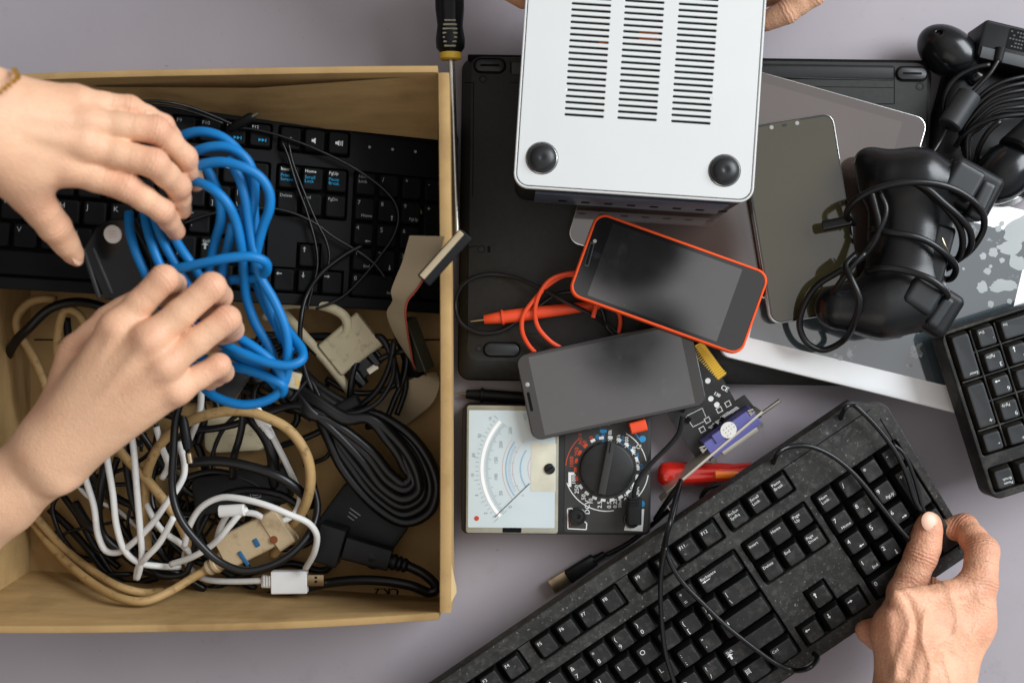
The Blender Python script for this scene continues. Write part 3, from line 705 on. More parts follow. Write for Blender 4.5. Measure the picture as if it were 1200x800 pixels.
# black phone on the multimeter
frB, BW, BHt = pxframe((624.5, 517.5, 48), (829.5, 474, 47), (603.5, 417, 48))
pb = thing('phone', 'black phone with a smudged grey screen lying across the multimeter', 'phone', frB)
obj('body', slab_body(frB, BW, BHt, 8.5, 8, 1.8), M['bphonerim'], pb)
obj('glass', panel(rrect(0, 0, BW-2, BHt-2, 7.2, 7), .1, .4), M['bezel'], pb)
x0 = L2(frB, 628, 460)[0]; x1 = L2(frB, 806, 432)[0]
obj('screen', panel(rrect((x0+x1)/2, 0, x1-x0, BHt-6, .4, 2), .2, .1), M['screen2'], pb)
m_ = MB(); c = L2(frB, 621, 470.5); m_.prism(rrect(c[0], c[1], 2.2, 15, 1, 4), .05, .2); obj('earpiece', m_, M['deep'], pb)
c = L2(frB, 618, 450.5); m_ = MB(); m_.lathe((c[0], c[1], .1), (0, 0, 1), [(0, 1.7), (.15, 1.5)], 16); obj('camera_dot', m_, M['sens'], pb)
# orange phone on top
frP, PW, PH = pxframe((664.5, 345, 61), (868.5, 418.5, 61.5), (699.5, 246.5, 61))
pp = thing('phone', 'phone in a bright orange bumper case with a glossy black top end', 'phone', frP)
mb = MB(); o = lambda k, z, r=9.5: [(p[0], p[1], z) for p in rrect(0, 0, PW-2*k, PH-2*k, r-k*.6, 7)]
mb.loft([o(1.5, -12), o(.2, -10), o(0, -4), o(.3, -.2), o(1, .5), o(1.8, .5), o(2.4, -.6)], True, True); obj('case', mb, M['orange'], pp)
obj('glass', panel(rrect(0, 0, PW-4.6, PH-4.6, 6.5, 6), -.1, .5), M['bezelb'], pp)
x0 = L2(frP, 700, 313)[0]; x1 = L2(frP, 857, 352)[0]
obj('screen', panel(rrect((x0+x1)/2, 0, x1-x0, PH-9.5, .5, 2), .02, .1), M['screen'], pp)
m_ = MB(); A = L2(frP, 694.5, 284); B = L2(frP, 687, 312); m_.bar((A[0], A[1], .0), (B[0], B[1], .0), 3.4, .3, 1.4, ch=.05); e_ = obj('earpiece', m_, M['greyplug'], pp)
m_ = MB(); A = L2(frP, 694, 286); B = L2(frP, 687.5, 310); m_.bar((A[0], A[1], .1), (B[0], B[1], .1), 2.2, .3, 1, ch=.05); obj('earpiece_mesh', m_, M['deep'], e_)
c = L2(frP, 697, 282.5); m_ = MB(); m_.lathe((c[0], c[1], 0), (0, 0, 1), [(0, 1.5), (.3, 1.3)], 16); obj('camera_dot', m_, M['sens'], pp)

# ------------------------------------------------------------------ silver device with vents, held up at the top edge
zD = 120.
frD, DW, DH0 = pxframe((600.5, 219.5, zD), (882, 238, zD), (616, 0, zD))
DH = DW*1.0
frD = frD @ Matrix.Translation((0, (DH-DH0)/2*MM, 0))
dv = thing('mini_computer', 'silver boxy device held up with rows of black vent slots and two rubber feet showing', 'computer', frD)
def vent(u, v):  # slot from px
    return L2(frD, u, v)
holes = []; slots = []
c1a, c2a, c3a = (661, 134), (723, 137.8), (786, 141.8)
x_dir = Vector(L2(frD, 708, 137.2))-Vector(L2(frD, 661, 134)); sw = x_dir.length
b0 = [L2(frD, *c) for c in (c1a, c2a, c3a)]
pitch = (Vector(L2(frD, 670.5, 4))-Vector(L2(frD, 661, 134))).length/18.0
yD = [b0[0][1]]
for ci, c in enumerate(b0):
    for r_ in range(25):
        holes.append(rrect(c[0]+sw/2, c[1]+r_*pitch, sw, 2.25, 1., 3))
obj('bottom_plate', plate(rrect(0, 0, DW-5, DH-5, 8, 6), holes, -1.6, 0, .25, 1), M['alu'], dv)
mb = MB(); o = lambda k, z: [(p[0], p[1], z) for p in rrect(0, 0, DW-2*k, DH-2*k, 10.5-k, 8)]
mb.loft([o(.6, -4), o(0, -3), o(0, -.6), o(.5, 0), o(1.2, 0), o(1.6, -.6), o(1.6, -3)], False, False); obj('rim', mb, M['alu'], dv)
mb = MB(); mb.loft([o(1.3, -2.4), o(3, -2.4)], False, False); obj('seam', mb, M['greyplug'], dv)
mb = MB(); mb.loft([o(3, -75), o(.8, -72), o(.8, -4)], True, False); obj('housing', mb, M['laprim'], dv)
mb = MB(); mb.bar((-DW/2+16, -DH/2-.1, -40), (DW/2-14, -DH/2-.1, -40), 2.4, 50, .5, ch=.3); sp = obj('port_panel', mb, M['navyside'], dv)
mb = MB()
for i in range(8): mb.bar((-DW/2+34+i*17, -DH/2-1.25, -46), (-DW/2+40+i*17, -DH/2-1.25, -46), .6, 7, .2, ch=.05)
obj('port', mb, M['deep'], sp)
mb = MB().prism(rrect(0, 6, DW-20, DH-28, 3, 3), -8.5, -6.2); obj('circuit_board', mb, M['pcbgreen'], dv)
mb = MB(); A = L2(frD, 761, 42); mb.prism(rrect(A[0], A[1], 14, 7, .6, 2), -6.2, -3); A = L2(frD, 708, 50); mb.prism(rrect(A[0], A[1], 7, 3, .6, 2), -6.2, -3); obj('capacitor', mb, M['orangec'], dv)
mb = MB()
for (a, b) in ((663.5, 105), (833.5, 115.5)): A = L2(frD, a, b); mb.prism(rrect(A[0], A[1], 1.8, 1.8, .8, 3), -1.3, -.3)
obj('screw_post', mb, M['white'], dv)
mb = MB()
for i in range(10): A = L2(frD, 683+i*2.6, 99.5+i*.18); mb.prism(rrect(A[0], A[1], .8, 1.2, .2, 2), -6.2, -4)
obj('pin_row', mb, M['steel'], dv)
for (a, b) in ((635, 185.5), (849, 200)):
    A = L2(frD, a, b, 0); 
    for (cx, cy) in ((A[0], A[1]),):
        m_ = MB(); m_.lathe((cx, cy, -.2), (0, 0, 1), [(0, 10.9), (.6, 10.9), (.9, 10.5), (.6, 10.1)], 40, False, False); f = obj('foot_ring', m_, M['chrome'], dv)
        m_ = MB(); m_.lathe((cx, cy, -.2), (0, 0, 1), [(0, 11.5), (.28, 11.5)], 40); obj('foot_gap', m_, M['greyplug'], dv)
        m_ = MB(); m_.lathe((cx, cy, 0), (0, 0, 1), [(0, 9.7), (1.6, 9.5), (2.8, 8.4), (3.8, 6.4), (4.4, 4), (4.6, 2.2), (4.3, 1.6), (4.2, .2)], 40); f = obj('foot', m_, M['rubber'], dv)

# ------------------------------------------------------------------ analogue multimeter
zm = 34.
frM, MWd, MHt = pxframe((541, 625, zm), (763, 627, zm), (541, 474, zm))
mm = thing('multimeter', 'black analogue multimeter with a white needle scale and round selector dial', 'multimeter', frM)
mpx = lambda a, b, dz=0: L2(frM, a, b, dz)
obj('body', MB().slab(lambda k: rrect(0, 0, MWd-2*k, MHt-2*k, 5-k, 5), -zm+1, 0, 1.6), M['mmbody'], mm)
def mrect(x0, y0, x1, y1, r=1., dz=0.):
    a = mpx(x0, y1, dz); b = mpx(x1, y0, dz); return rrect((a[0]+b[0])/2, (a[1]+b[1])/2, b[0]-a[0], b[1]-a[1], r, 3)
obj('face_panel', MB().prism(mrect(661, 480, 760, 623, 2), -.2, .35), M['mmface'], mm)
mw = obj('meter_window', MB().slab(lambda k: [(p[0], p[1]) for p in mrect(546+k, 475.5+k, 655-k, 623.5-k, 2)], -.5, 2.2, .6), M['mmframe'], mm)
obj('scale_card', MB().prism(mrect(548.5, 481, 651, 617, 1), 1.9, 2.35), M['mmcover'], mw)
obj('movement_window', MB().prism(mrect(622, 519, 651.5, 575, .5), 2.2, 2.5), M['mmwindow'], mw)
pv = mpx(644, 549, 2.5); pr = lambda r: r/1.356
def arc(mb, c, r, w, a0, a1, z, n=40, h=.06):
    pts = [(c[0]+math.cos(lerp(a0, a1, i/n))*(r-w/2), c[1]+math.sin(lerp(a0, a1, i/n))*(r-w/2)) for i in range(n+1)]
    pt2 = [(c[0]+math.cos(lerp(a0, a1, i/n))*(r+w/2), c[1]+math.sin(lerp(a0, a1, i/n))*(r+w/2)) for i in range(n+1)]
    return mb.add([(p[0], p[1], z) for p in pts]+[(p[0], p[1], z) for p in pt2], [(i, i+1, n+2+i, n+1+i) for i in range(n)])
sp_ = F/(H-zm); A0, A1 = R(180-42), R(180+43)
cx, cy = pv[0]+2, pv[1]
mb = MB(); arc(mb, (cx, cy), 82/sp_, 2.6, A0, A1, 2.55); obj('mirror_arc', mb, M['white'], mw)
mb = MB()
for i in range(51):
    a = lerp(A0, A1, i/50); l = 4 if i % 5 == 0 else 2.2
    for rr, s_ in ((78, -1), (86, 1)):
        if s_ == 1 and i % 2: continue
        r0 = rr/sp_; r1 = r0+s_*l
        p0 = (cx+math.cos(a)*r0, cy+math.sin(a)*r0); p1_ = (cx+math.cos(a)*r1, cy+math.sin(a)*r1)
        mb.bar((p0[0], p0[1], 2.5), (p1_[0], p1_[1], 2.5), .28, .1, .02, ch=.005)
for i, s_ in enumerate(('250', '200', '150', '100', '50', '0')):
    a = lerp(A0, A1, i/5); put_text(mb, s_, cx+math.cos(a)*66/sp_, cy+math.sin(a)*66/sp_, 2.55, 3.6, math.pi/2, 'CENTER', 'CENTER')
for i, s_ in enumerate(('1k', '50', '20', '10', '5', '2')):
    a = lerp(A0+.06, A1-.15, i/5); put_text(mb, s_, cx+math.cos(a)*93/sp_, cy+math.sin(a)*93/sp_, 2.55, 3.2, math.pi/2, 'CENTER', 'CENTER')
obj('scale_marks', mb, M['greyink'], mw)
mb = MB()
for rr, w in ((54, .9), (37, .9)): arc(mb, (cx, cy), rr/sp_, w, A0+.12, A1-.12, 2.52)
for i in range(30):
    a = lerp(A0+.2, A1-.2, i/29); r0 = 52/sp_; mb.bar((cx+math.cos(a)*r0, cy+math.sin(a)*r0, 2.5), (cx+math.cos(a)*(r0-2.4), cy+math.sin(a)*(r0-2.4), 2.5), .3, .1, .02, ch=.005)
put_text(mb, 'mV', *mpx(612, 492), 2.55, 4, math.pi/2)
obj('blue_scale', mb, M['ltblue'], mw)
mb = MB()
for rr, w in ((58, .5), (28, .6), (46, .4)): arc(mb, (cx, cy), rr/sp_, w, A0+.1, A1-.1, 2.51)
for i, s_ in enumerate(('10', '8', '6', '4', '2', '0')):
    a = lerp(A0, A1, i/5); put_text(mb, s_, cx+math.cos(a)*46/sp_, cy+math.sin(a)*46/sp_, 2.56, 3, math.pi/2, 'CENTER', 'CENTER')
obj('red_scale', mb, M['ltred'], mw)
mb = MB(); A = mpx(558.5, 607, 2.5); mb.lathe((A[0], A[1], 2.4), (0, 0, 1), [(0, 1.9), (.15, 1.9)], 16); obj('red_dot', mb, M['redink'], mw)
mb = MB(); q = mpx(580, 605.5, 3); q2 = mpx(621, 566, 3); mb.bar((q[0], q[1], 3), (q2[0], q2[1], 3), .45, .3, .05, ch=.02); obj('needle', mb, M['mmbody'], mw)
mb = MB(); mb.lathe((pv[0], pv[1], 2.2), (0, 0, 1), [(0, 4.2), (1.2, 4.2), (1.6, 3.6), (1.6, 0.1)], 24); s_ = obj('zero_screw', mb, M['blackgloss'], mw)
mb = MB(); mb.prism(rrect(pv[0], pv[1], 6.4, 1., .2, 2, .6), 3.7, 3.95); obj('slot', mb, M['deep'], s_)
mb = MB().prism(mrect(589, 617.5, 611, 623, .5), 1.8, 2.4); obj('latch', mb, M['deep'], mw)
dc = mpx(711, 549); dr = 31/sp_
mb = MB(); mb.lathe((dc[0], dc[1], .2), (0, 0, 1), [(0, dr+.8), (2.5, dr+.6), (4.4, dr-.2), (5, dr-1.4), (5, .5)], 48); dl = obj('selector_dial', mb, M['mmbody'], mm)
A = mpx(704.5, 579, 6); B = mpx(716.5, 517, 6); mb = MB(); mb.bar((A[0], A[1], 6.8), (B[0], B[1], 6.8), 6.2, 5., 1., ch=.8); gp = obj('grip_bar', mb, M['mmface'], dl)
mb = MB(); A = mpx(715.5, 519, 9.4); B = mpx(714, 530, 9.4); mb.bar((A[0], A[1], 9.36), (B[0], B[1], 9.36), .8, .2, .1, ch=.02); obj('pointer_line', mb, M['deep'], gp)
wm, rm, = MB(), MB()
for i in range(22):
    a = math.pi/2+.18-i*2*math.pi/22; r_ = 36.8/sp_
    tgt = rm if 16 <= i <= 20 else wm
    tgt.prism(rrect(dc[0]+math.cos(a)*r_, dc[1]+math.sin(a)*r_, 2.2, 3.7, .3, 2, a), .3, .5)
tp = lambda mb_, s_, x, y, sz: put_text(mb_, s_, *mpx(x, y), .45, sz, math.pi/2, 'CENTER', 'CENTER', bold=.15)
for s_, x, y, sz in (('X10k', 715, 510, 4), ('X1k', 725, 514, 4), ('X100', 734.5, 518, 4), ('X10', 743, 528, 4), ('X1', 747.5, 543, 4), ('1000', 672.5, 561, 4.2), ('250', 676, 573, 4.6), ('50', 684, 582, 4.6), ('10', 692.5, 587, 4.6), ('DCV', 688.5, 594, 5.4), ('2.5', 703, 591, 4.6), ('0.5', 714, 591, 4.6), ('0.25', 721, 589.5, 4.2), ('50uA', 726.5, 589, 3.4), ('2.5', 734, 582, 4.2), ('25', 741, 573, 4.2), ('mA', 747, 575, 4.4), ('.25', 747, 560, 4)): tp(wm, s_, x, y, sz)
arc(wm, dc, 49.5/sp_, .7, R(200), R(280), .45); arc(wm, dc, 47/sp_, .7, R(12), R(62), .45); arc(wm, dc, 49/sp_, .7, R(318), R(352), .45)
put_text(wm, '\u03a9', *mpx(749, 523), .45, 5, math.pi/2, 'CENTER', 'CENTER')
wm.add([(p[0], p[1], .44) for p in (mpx(666, 553), mpx(673, 553), mpx(673, 556), mpx(669.5, 556), mpx(669.5, 570), mpx(666, 570))], [(0, 1, 2, 3, 4, 5)])
lpts = [(665, 596), (674, 596), (672, 600), (680, 620), (688, 620), (686, 626-6), ]
for pts in ([(665, 596), (665.5, 619), (687, 620), (687.5, 613), (682, 608)], [(665, 596), (670, 595), (672, 598)]):
    for a, b in zip(pts[:-1], pts[1:]):
        A, B = mpx(*a), mpx(*b); wm.bar((A[0], A[1], .42), (B[0], B[1], .42), .8, .12, .05, ch=.01)
lab = [(731, 621), (753, 622), (755, 596), (751, 596), (749, 612), (741, 614), (733, 614)]
wm.add([mpx(*q)+(.43,) for q in lab], [tuple(range(7))])
obj('white_print', wm, M['whiteink'], mm)
for s_, x, y, sz in (('1000', 670, 541, 4.4), ('250', 676, 529, 4.6), ('50', 685, 519.5, 4.6), ('10', 693, 514, 4.4), ('AC V', 680, 514, 4)): tp(rm, s_, x, y, sz)
arc(rm, dc, 48/sp_, .6, R(130), R(176), .45)
obj('red_print', rm, M['redink'], mm)
rm = MB(); put_text(rm, '\u2212COM', *mpx(668.5, 608), .45, 3.4, math.pi/2, 'CENTER', 'CENTER'); obj('jack_print', rm, M['redink'], mm)
bm_ = MB()
for s_, x, y, sz in (('dB', 700, 512, 4), ('BUZZ', 707, 512, 3), ('C mA', 730, 516, 3.2), ('0.3', 738, 524, 3.2), ('3mA', 747, 535, 3.2), ('LV', 752, 546, 3.4)): tp(bm_, s_, x, y, sz)
A = mpx(753, 514); bm_.prism(rrect(A[0], A[1], 5, 5, 2.4, 6), .3, .46)
A = mpx(752, 590); obj('blue_spot', MB().prism(rrect(A[0], A[1], 5, 5, 2.4, 6), .3, .46), M['blueink'], mm)
A, B = mpx(738, 499), mpx(752, 518); bm_.bar((A[0], A[1], .42), (B[0], B[1], .42), .8, .12, .05, ch=.01)
bm_.prism(mrect(703, 503, 711, 506.5, .3), .3, .42)
obj('blue_print', bm_, M['blueink'], mm)
for (x, y, r_) in ((677, 604, 6.6), (740, 608, 6.6)):
    A = mpx(x, y); mb = MB(); mb.lathe((A[0], A[1], .2), (0, 0, 1), [(0, r_), (2.4, r_), (2.8, r_-.6), (2.8, r_-1.4), (2.2, r_-1.9), (2.2, 3.4), (2.7, 3.2), (2.7, 2.1), (-.4, 1.8)], 28); obj('jack', mb, M['blackgloss'], mm)

# ------------------------------------------------------------------ test leads
def path(pts, z=None): return [P(p[0], p[1], p[2] if len(p) > 2 else z) for p in pts]
def cable(name, label, cat, pts, r, mat_, group=None, n=8, z=None):
    mb = MB().tube(path(pts, z), r, n); return tag(wobj(name, mb, mat_, sharp=None), label, cat, group)
# red lead
rl = thing('test_lead', 'orange red test lead with a pointed probe lying on the black laptop', 'test lead', loc=P(620, 365, 29))
mb = MB(); A, B = P(567, 374.5, 35), P(703, 357, 35); d = (B-A).normalized(); l = (B-A).length
mb.lathe(A, d, [(0, 3.2), (.5, 3.6), (12, 4.6), (13.8, 4.6), (14, 6), (15.4, 6), (15.6, 5), (30, 5.2), (l*.7, 4.4), (l, 3.6)], 20); wobj('probe_handle', mb, M['red'], rl)
mb = MB().cyl(A-d*10.5, A+d*2, .55, 1., 12); wobj('probe_tip', mb, M['tin'], rl)
mb = MB().tube(path([(700, 357, 36), (724, 365, 34), (726, 385, 33), (716, 402, 33), (690, 408, 33)]), 1.7)
mb.tube(path([(695, 372, 44), (700, 340, 46), (668, 322, 42), (645, 332, 40), (627, 350, 41), (613, 370, 41), (612, 388, 38), (620, 405, 33), (640, 425, 33)]), 1.75)
mb.tube(path([(640, 425, 33), (665, 414, 33), (645, 400, 35), (630, 382, 40), (627, 364, 42), (632, 345, 43), (645, 328, 43), (670, 320, 43), (700, 322, 44)]), 1.75)
wobj('wire', mb, M['red'], rl)
mb = MB(); A, B = P(738, 502, 41), P(757, 497, 41); mb.bar(A, B, 9, 9, 2); wobj('plug', mb, M['red'], rl)
# black lead
bl = thing('test_lead', 'black test lead whose plug sits in the multimeter jack, its probe beside the box', 'test lead', loc=P(560, 463, 0))
mb = MB(); A, B = P(546, 461.5, 7), P(640, 468, 7); d = (B-A).normalized(); l = (B-A).length
mb.lathe(A, d, [(0, 3), (.5, 3.6), (10, 4.4), (11.6, 4.6), (12, 6), (14, 6), (14.4, 5), (l, 4.6)], 18); wobj('probe_handle', mb, M['blackp'], bl)
mb = MB().cyl(A-d*11, A+d*2, .5, .9, 12); wobj('probe_tip', mb, M['tin'], bl)
mb = MB().tube(path([(760, 400, 34), (733, 398, 33), (712, 381, 35), (690, 367, 42), (660, 352, 44), (628, 335, 38), (595, 323, 32), (565, 322, 31), (543, 333, 31), (534, 355, 26), (540, 378, 30), (558, 389, 31), (585, 388, 31), (608, 375, 34), (632, 358, 35), (650, 346, 35), (668, 342, 35), (690, 345, 36), (705, 362, 36), (712, 384, 35), (735, 410, 33)]), 1.65)
mb.tube(path([(800, 488, 37), (795, 508, 36), (784, 522, 38), (768, 538, 41), (752, 556, 45), (744, 572, 47), (743, 585, 46)]), 1.9)
wobj('wire', mb, M['blackcable'], bl)
mb = MB(); mb.bar(P(743, 582, 43), P(742.5, 614, 43), 11.5, 10, 2)
for i in range(3): mb.bar(P(737, 584+i*3.6, 48), P(749.5, 584+i*3.6, 48), 1.4, 2, .4)
wobj('plug', mb, M['blackp'], bl)

# ------------------------------------------------------------------ parallel port card
frC, CW, CH = pxframe((803, 530, 22), (893, 471, 22), (757, 462, 35))
pc = thing('circuit_card', 'dark circuit card with a violet port and gold contacts beside the phones', 'circuit card', frC)
cpx = lambda a, b, dz=0: L2(frC, a, b, dz)
pts = [cpx(*q) for q in ((816, 537), (893, 488), (873, 463), (862, 470), (848, 445), (822, 402), (770, 430), (785, 490))]
mb = MB().loft([[(p[0], p[1], -1.6) for p in pts], [(p[0], p[1], 0) for p in pts]]); obj('board', mb, M['pcbdark'], pc)
pts = [cpx(*q) for q in ((852, 439), (843, 446), (815, 405), (824, 399))]
mb = MB().loft([[(p[0], p[1], -1.7) for p in pts], [(p[0], p[1], -.1) for p in pts]]); obj('edge_tab', mb, M['pcbdark'], pc)
mb = MB()
for i in range(16):
    t_ = i/15; a = (lerp(818.5, 849, t_), lerp(406, 437.5, t_)); b = (a[0]-9, a[1]+6)
    A, B = cpx(a[0]+2, a[1]-1.5), cpx(*b); mb.bar((A[0], A[1], .02), (B[0], B[1], .02), .9, .2, .05, ch=.01)
mb2 = MB(); pts = [cpx(*q) for q in ((851, 438), (842, 445), (814, 405), (823, 400))]; mb2.loft([[(p[0], p[1], -.08) for p in pts], [(p[0], p[1], .03) for p in pts]])
ct = obj('gold_edge', mb2, M['goldc'], pc); obj('contact', mb, M['yellow'], ct)
A, B = cpx(827.5, 526, 6), cpx(884, 485, 6); mb = MB(); mb.bar((A[0], A[1], 6.2), (B[0], B[1], 6.2), 15, 12, 1.); vp = obj('violet_port', mb, M['purple'], pc)
mb = MB(); A2, B2 = cpx(836, 515, 12), cpx(877, 486, 12); mb.bar((A2[0], A2[1], 12.2), (B2[0], B2[1], 12.2), 8, 2.4, .6); obj('port_top', mb, M['purple'], vp)
c = cpx(853.5, 503.5, 13); mb = MB(); mb.lathe((c[0], c[1], 13.2), (0, 0, 1), [(0, 6.6), (.4, 6.5)], 28); stk = obj('sticker', mb, M['paper'], vp)
mb = MB()
for i in range(3):
    for j in range(5 if i < 2 else 2):
        a = (844+j*3.2+i*2.5+4, 505-j*2.3+i*3.3-1.5); q = cpx(*a, 13.6); mb.prism(rrect(q[0], q[1], .9, .7, .1, 1, .6), 13.55, 13.68)
obj('print', mb, M['greyink'], stk)
for q in ((824, 526), (880.5, 483)):
    c = cpx(*q, 13); mb = MB()
    for s_ in (-1, 1): mb.bar((c[0]-2.4, c[1]+s_*2.4, 12.6), (c[0]+3, c[1]+s_*.9, 12.6), 1.8, 1, .3)
    mb.lathe((c[0]-1, c[1], 12), (0, 0, 1), [(0, 1.5), (1, 1.3)], 12); obj('clip', mb, M['steel'], vp)
A, B = cpx(781, 577, 12), cpx(893, 482, 12); mb = MB(); mb.bar((A[0], A[1], 5), (B[0], B[1], 5), 2.2, 17, .3, ch=.2); bk = obj('bracket', mb, M['bracket'], pc)
A, B = cpx(892, 487, 12), cpx(915, 469, 12); mb = MB(); mb.bar((A[0], A[1], 9), (B[0], B[1], 11), 2.4, 2.2, .3); obj('bracket_tongue', mb, M['steel'], bk)
mb = MB(); q = [cpx(*w, 6) for w in ((781, 578), (774, 584), (785, 597))]
for a, b in zip(q[:-1], q[1:]): mb.bar((a[0], a[1], 7), (b[0], b[1], 7), 1.2, 12, .3, ch=.2)
obj('bracket_foot', mb, M['bracket'], bk)
A, B = cpx(845, 530, 8), cpx(886, 501, 8); mb = MB(); mb.bar((A[0], A[1], 6), (B[0], B[1], 6), 6, 9, 1.2); obj('port_shell', mb, M['bracket'], vp)
for q in ((836, 539), (890, 497)):
    c = cpx(*q, 8); mb = MB(); mb.cyl((c[0], c[1], 3), (c[0], c[1], 9.5), 2.8, n=6); obj('hex_post', mb, M['steel'], vp)
mb = MB()
for (x, y) in ((843, 480), (829, 492), (853, 473), (823, 503)):
    c = cpx(x, y); 
    for s_ in (-1, 1): mb.prism(rrect(c[0]+s_*2, c[1], .5, 4.5, .1, 1, -.1), .01, .09); mb.prism(rrect(c[0], c[1]+s_*2, 4.5, .5, .1, 1, -.1), .01, .09)
for (x, y) in ((836, 498), (850, 486), (860, 480), (841, 494)):
    for k in range(6): c = cpx(x+k*1.6-4, y-k*1.1+3); mb.prism(rrect(c[0], c[1], .5, 3.2, .1, 1, .6), .01, .12)
for (a, b) in (((805, 487), (823, 478)), ((823, 478), (827, 488)), ((804, 488), (812, 500)), ((812, 500), (826, 493))):
    A, B = cpx(*a), cpx(*b); mb.bar((A[0], A[1], .05), (B[0], B[1], .05), .4, .1, .02, ch=.01)
for q in ((829.5, 446), (840, 474), (833, 467)):
    c = cpx(*q); mb.lathe((c[0], c[1], .01), (0, 0, 1), [(0, 2.2), (.1, 2.2), (.1, 1.2), (.02, 1.1)], 16)
A = cpx(849, 455); put_text(mb, 'CE', A[0], A[1], .1, 5.4, R(-62)+.05, 'CENTER', 'CENTER', bold=.3)
A = cpx(840, 462); put_text(mb, '130', A[0], A[1], .1, 3.8, R(-62), 'CENTER', 'CENTER', bold=.3)
obj('board_print', mb, M['whiteink'], pc)
mb = MB()
for (x, y, w) in ((800, 478, 3), (806, 492, 2.4), (795, 468, 2.5), (838, 498, 2), (846, 491, 2)):
    c = cpx(x, y); mb.prism(rrect(c[0], c[1], w*2, w*1.4, .3, 2, .5), 0, 1.4)
obj('chip', mb, M['deep'], pc)

# ------------------------------------------------------------------ screwdrivers
rs = thing('screwdriver', 'red translucent handled screwdriver lying under the circuit card bracket', 'screwdriver', loc=P(826, 556, 0))
A, B = P(770, 556, 13), P(882, 554, 13); d = (B-A).normalized(); l = (B-A).length
def fluted(a, d, prof, n=48, k=6, dep=.1):
    mb = MB(); x = Vector((0, 0, 1)); y = d.cross(x).normalized(); x = y.cross(d)
    mb.loft([[Vector(a)+d*h+(x*math.cos(t)+y*math.sin(t))*r*(1-dp*(.5+.5*math.cos(k*t))) for t in [2*math.pi*q/n for q in range(n)]] for h, r, dp in prof]); return mb
wobj('handle', fluted(A, d, [(0, 4, 0), (1.2, 7, 0), (4, 9.6, 0), (9, 10.2, .02), (14, 10, .12), (l*.7, 8.4, .12), (l*.8, 7.6, .05), (l*.93, 8.4, 0), (l-1, 8.6, 0), (l, 7.8, 0)]), M['redtr'], rs)
mb = MB().cyl(A+d*l*.58+Vector((0, 0, 4.6)), A+d*l*.86+Vector((0, 0, 4.2)), 4.6, 3.8, 14, ch=1); wobj('handle_core', mb, M['redor'], rs)
mb = MB().cyl(B-d*6, B+d*60, 2.4, n=14); wobj('shaft', mb, M['steel'], rs)
bs = thing('screwdriver', 'black and yellow handled screwdriver lying along the right side of the box', 'screwdriver', loc=P(530, 100, 20))
A, B = P(526, -50, 55), P(528, 62, 48); d = (B-A).normalized(); l = (B-A).length
wobj('handle', fluted(A, d, [(0, 6, 0), (2, 10, .02), (10, 12, .08), (l*.55, 11.4, .08), (l*.72, 10, .04), (l*.86, 11.2, 0), (l*.95, 10.8, 0), (l, 8, 0)], k=8), M['blackp'], bs)
mb = MB()
for i in range(8): q = P(527.3, 19+i*5, 59.3-.15*i); w = [3.2, 4.6, 5.4, 5.8, 5.8, 5.6, 5.2, 4.6][i]; mb.bar(q+Vector((-w, 0, 0)), q+Vector((w, 0, 0)), 1.5, 2., .6)
wobj('grip_rib', mb, M['greyrib'], bs)
mb = MB().lathe(B-d*.5, d, [(0, 7.4), (.6, 8.4), (5, 8.4), (6, 7.2), (6, 2)], 24); wobj('collar', mb, M['yellow'], bs)
mb = MB().cyl(B+d*3, P(535, 275, 40), 3., 3., 16); wobj('shaft', mb, M['steel'], bs)

# ------------------------------------------------------------------ keyboard cord with usb plug (part of the dusty keyboard)
def under(root, name, mb, mat_): return wobj(name, mb, mat_, root, sharp=None)
mb = MB()
kz = lambda x, y: (fr1 @ Vector((*[q*MM for q in L2(fr1, x, y, -4)], -.004))).z/MM+6
def on(pts, dz=0): return [P(x, y, kz(x, y)+dz) for x, y in pts]
mb.tube(on([(780, 640), (775, 668), (774, 700), (776, 735), (780, 765), (790, 800), (797, 830)], 3), 1.9)
mb.tube([P(797, 566, 40)]+[P(790, 590, 60), P(784, 615, 80)]+on([(780, 640), (786, 660), (800, 682), (825, 708), (850, 732), (880, 756), (910, 777), (930, 785)], 3)+[P(948, 782, 66), P(958, 770, 50), P(952, 764, 40)], 1.95)
mb.tube([P(905, 545, 52), P(912, 530, 70)]+on([(922, 524), (945, 522), (968, 530), (990, 545), (1010, 565), (1030, 590), (1048, 612), (1062, 628), (1085, 650)], 3), 1.95)
mb.tube([P(985, 490, 55), P(991, 477, 74)]+on([(1000, 474), (1012, 484), (1030, 503), (1050, 530), (1062, 555), (1072, 585), (1080, 600)], 3), 1.9)
mb.tube(on([(1046, 520), (1058, 530), (1070, 555), (1080, 590), (1096, 640)], 2.5), 1.6)
mb.tube(path([(710, 650, 8), (735, 637, 8), (755, 622, 10), (775, 605, 18), (790, 590, 28), (797, 566, 40)]), 2.)
mb.tube(path([(797, 566, 40), (780, 590, 30), (768, 608, 14)]), 2.2); mb.tube(path([(830, 600, 15), (822, 582, 30), (832, 570, 36), (850, 567, 38), (868, 569, 36), (890, 580, 30)]), 1.9)
mb.tube(path([(775, 660, 60), (779, 634, 66), (788, 606, 58), (798, 562, 38)]), 1.9)
under(kb1, 'cord', mb, M['blackcable'])
mb = MB(); mb.bar(P(665, 676, 8), P(697, 655, 8), 12, 8, 2.5, taper=.85, ch=1)
mb.lathe(P(695, 656.5, 8), (P(712, 646, 8)-P(695, 656.5, 8)), [(0, 3.6), (2, 3.8), (2.2, 3), (4, 3.4), (4.2, 2.7), (6, 3.1), (6.2, 2.5), (9, 2.8), (11, 2.1)], 14)
up = under(kb1, 'usb_plug', mb, M['blackp'])
mb = MB(); mb.bar(P(646, 687, 8), P(667, 674.5, 8), 11.5, 4.5, .4, ch=.2)
o_ = wobj('plug_shell', mb, M['tin'], kb1)

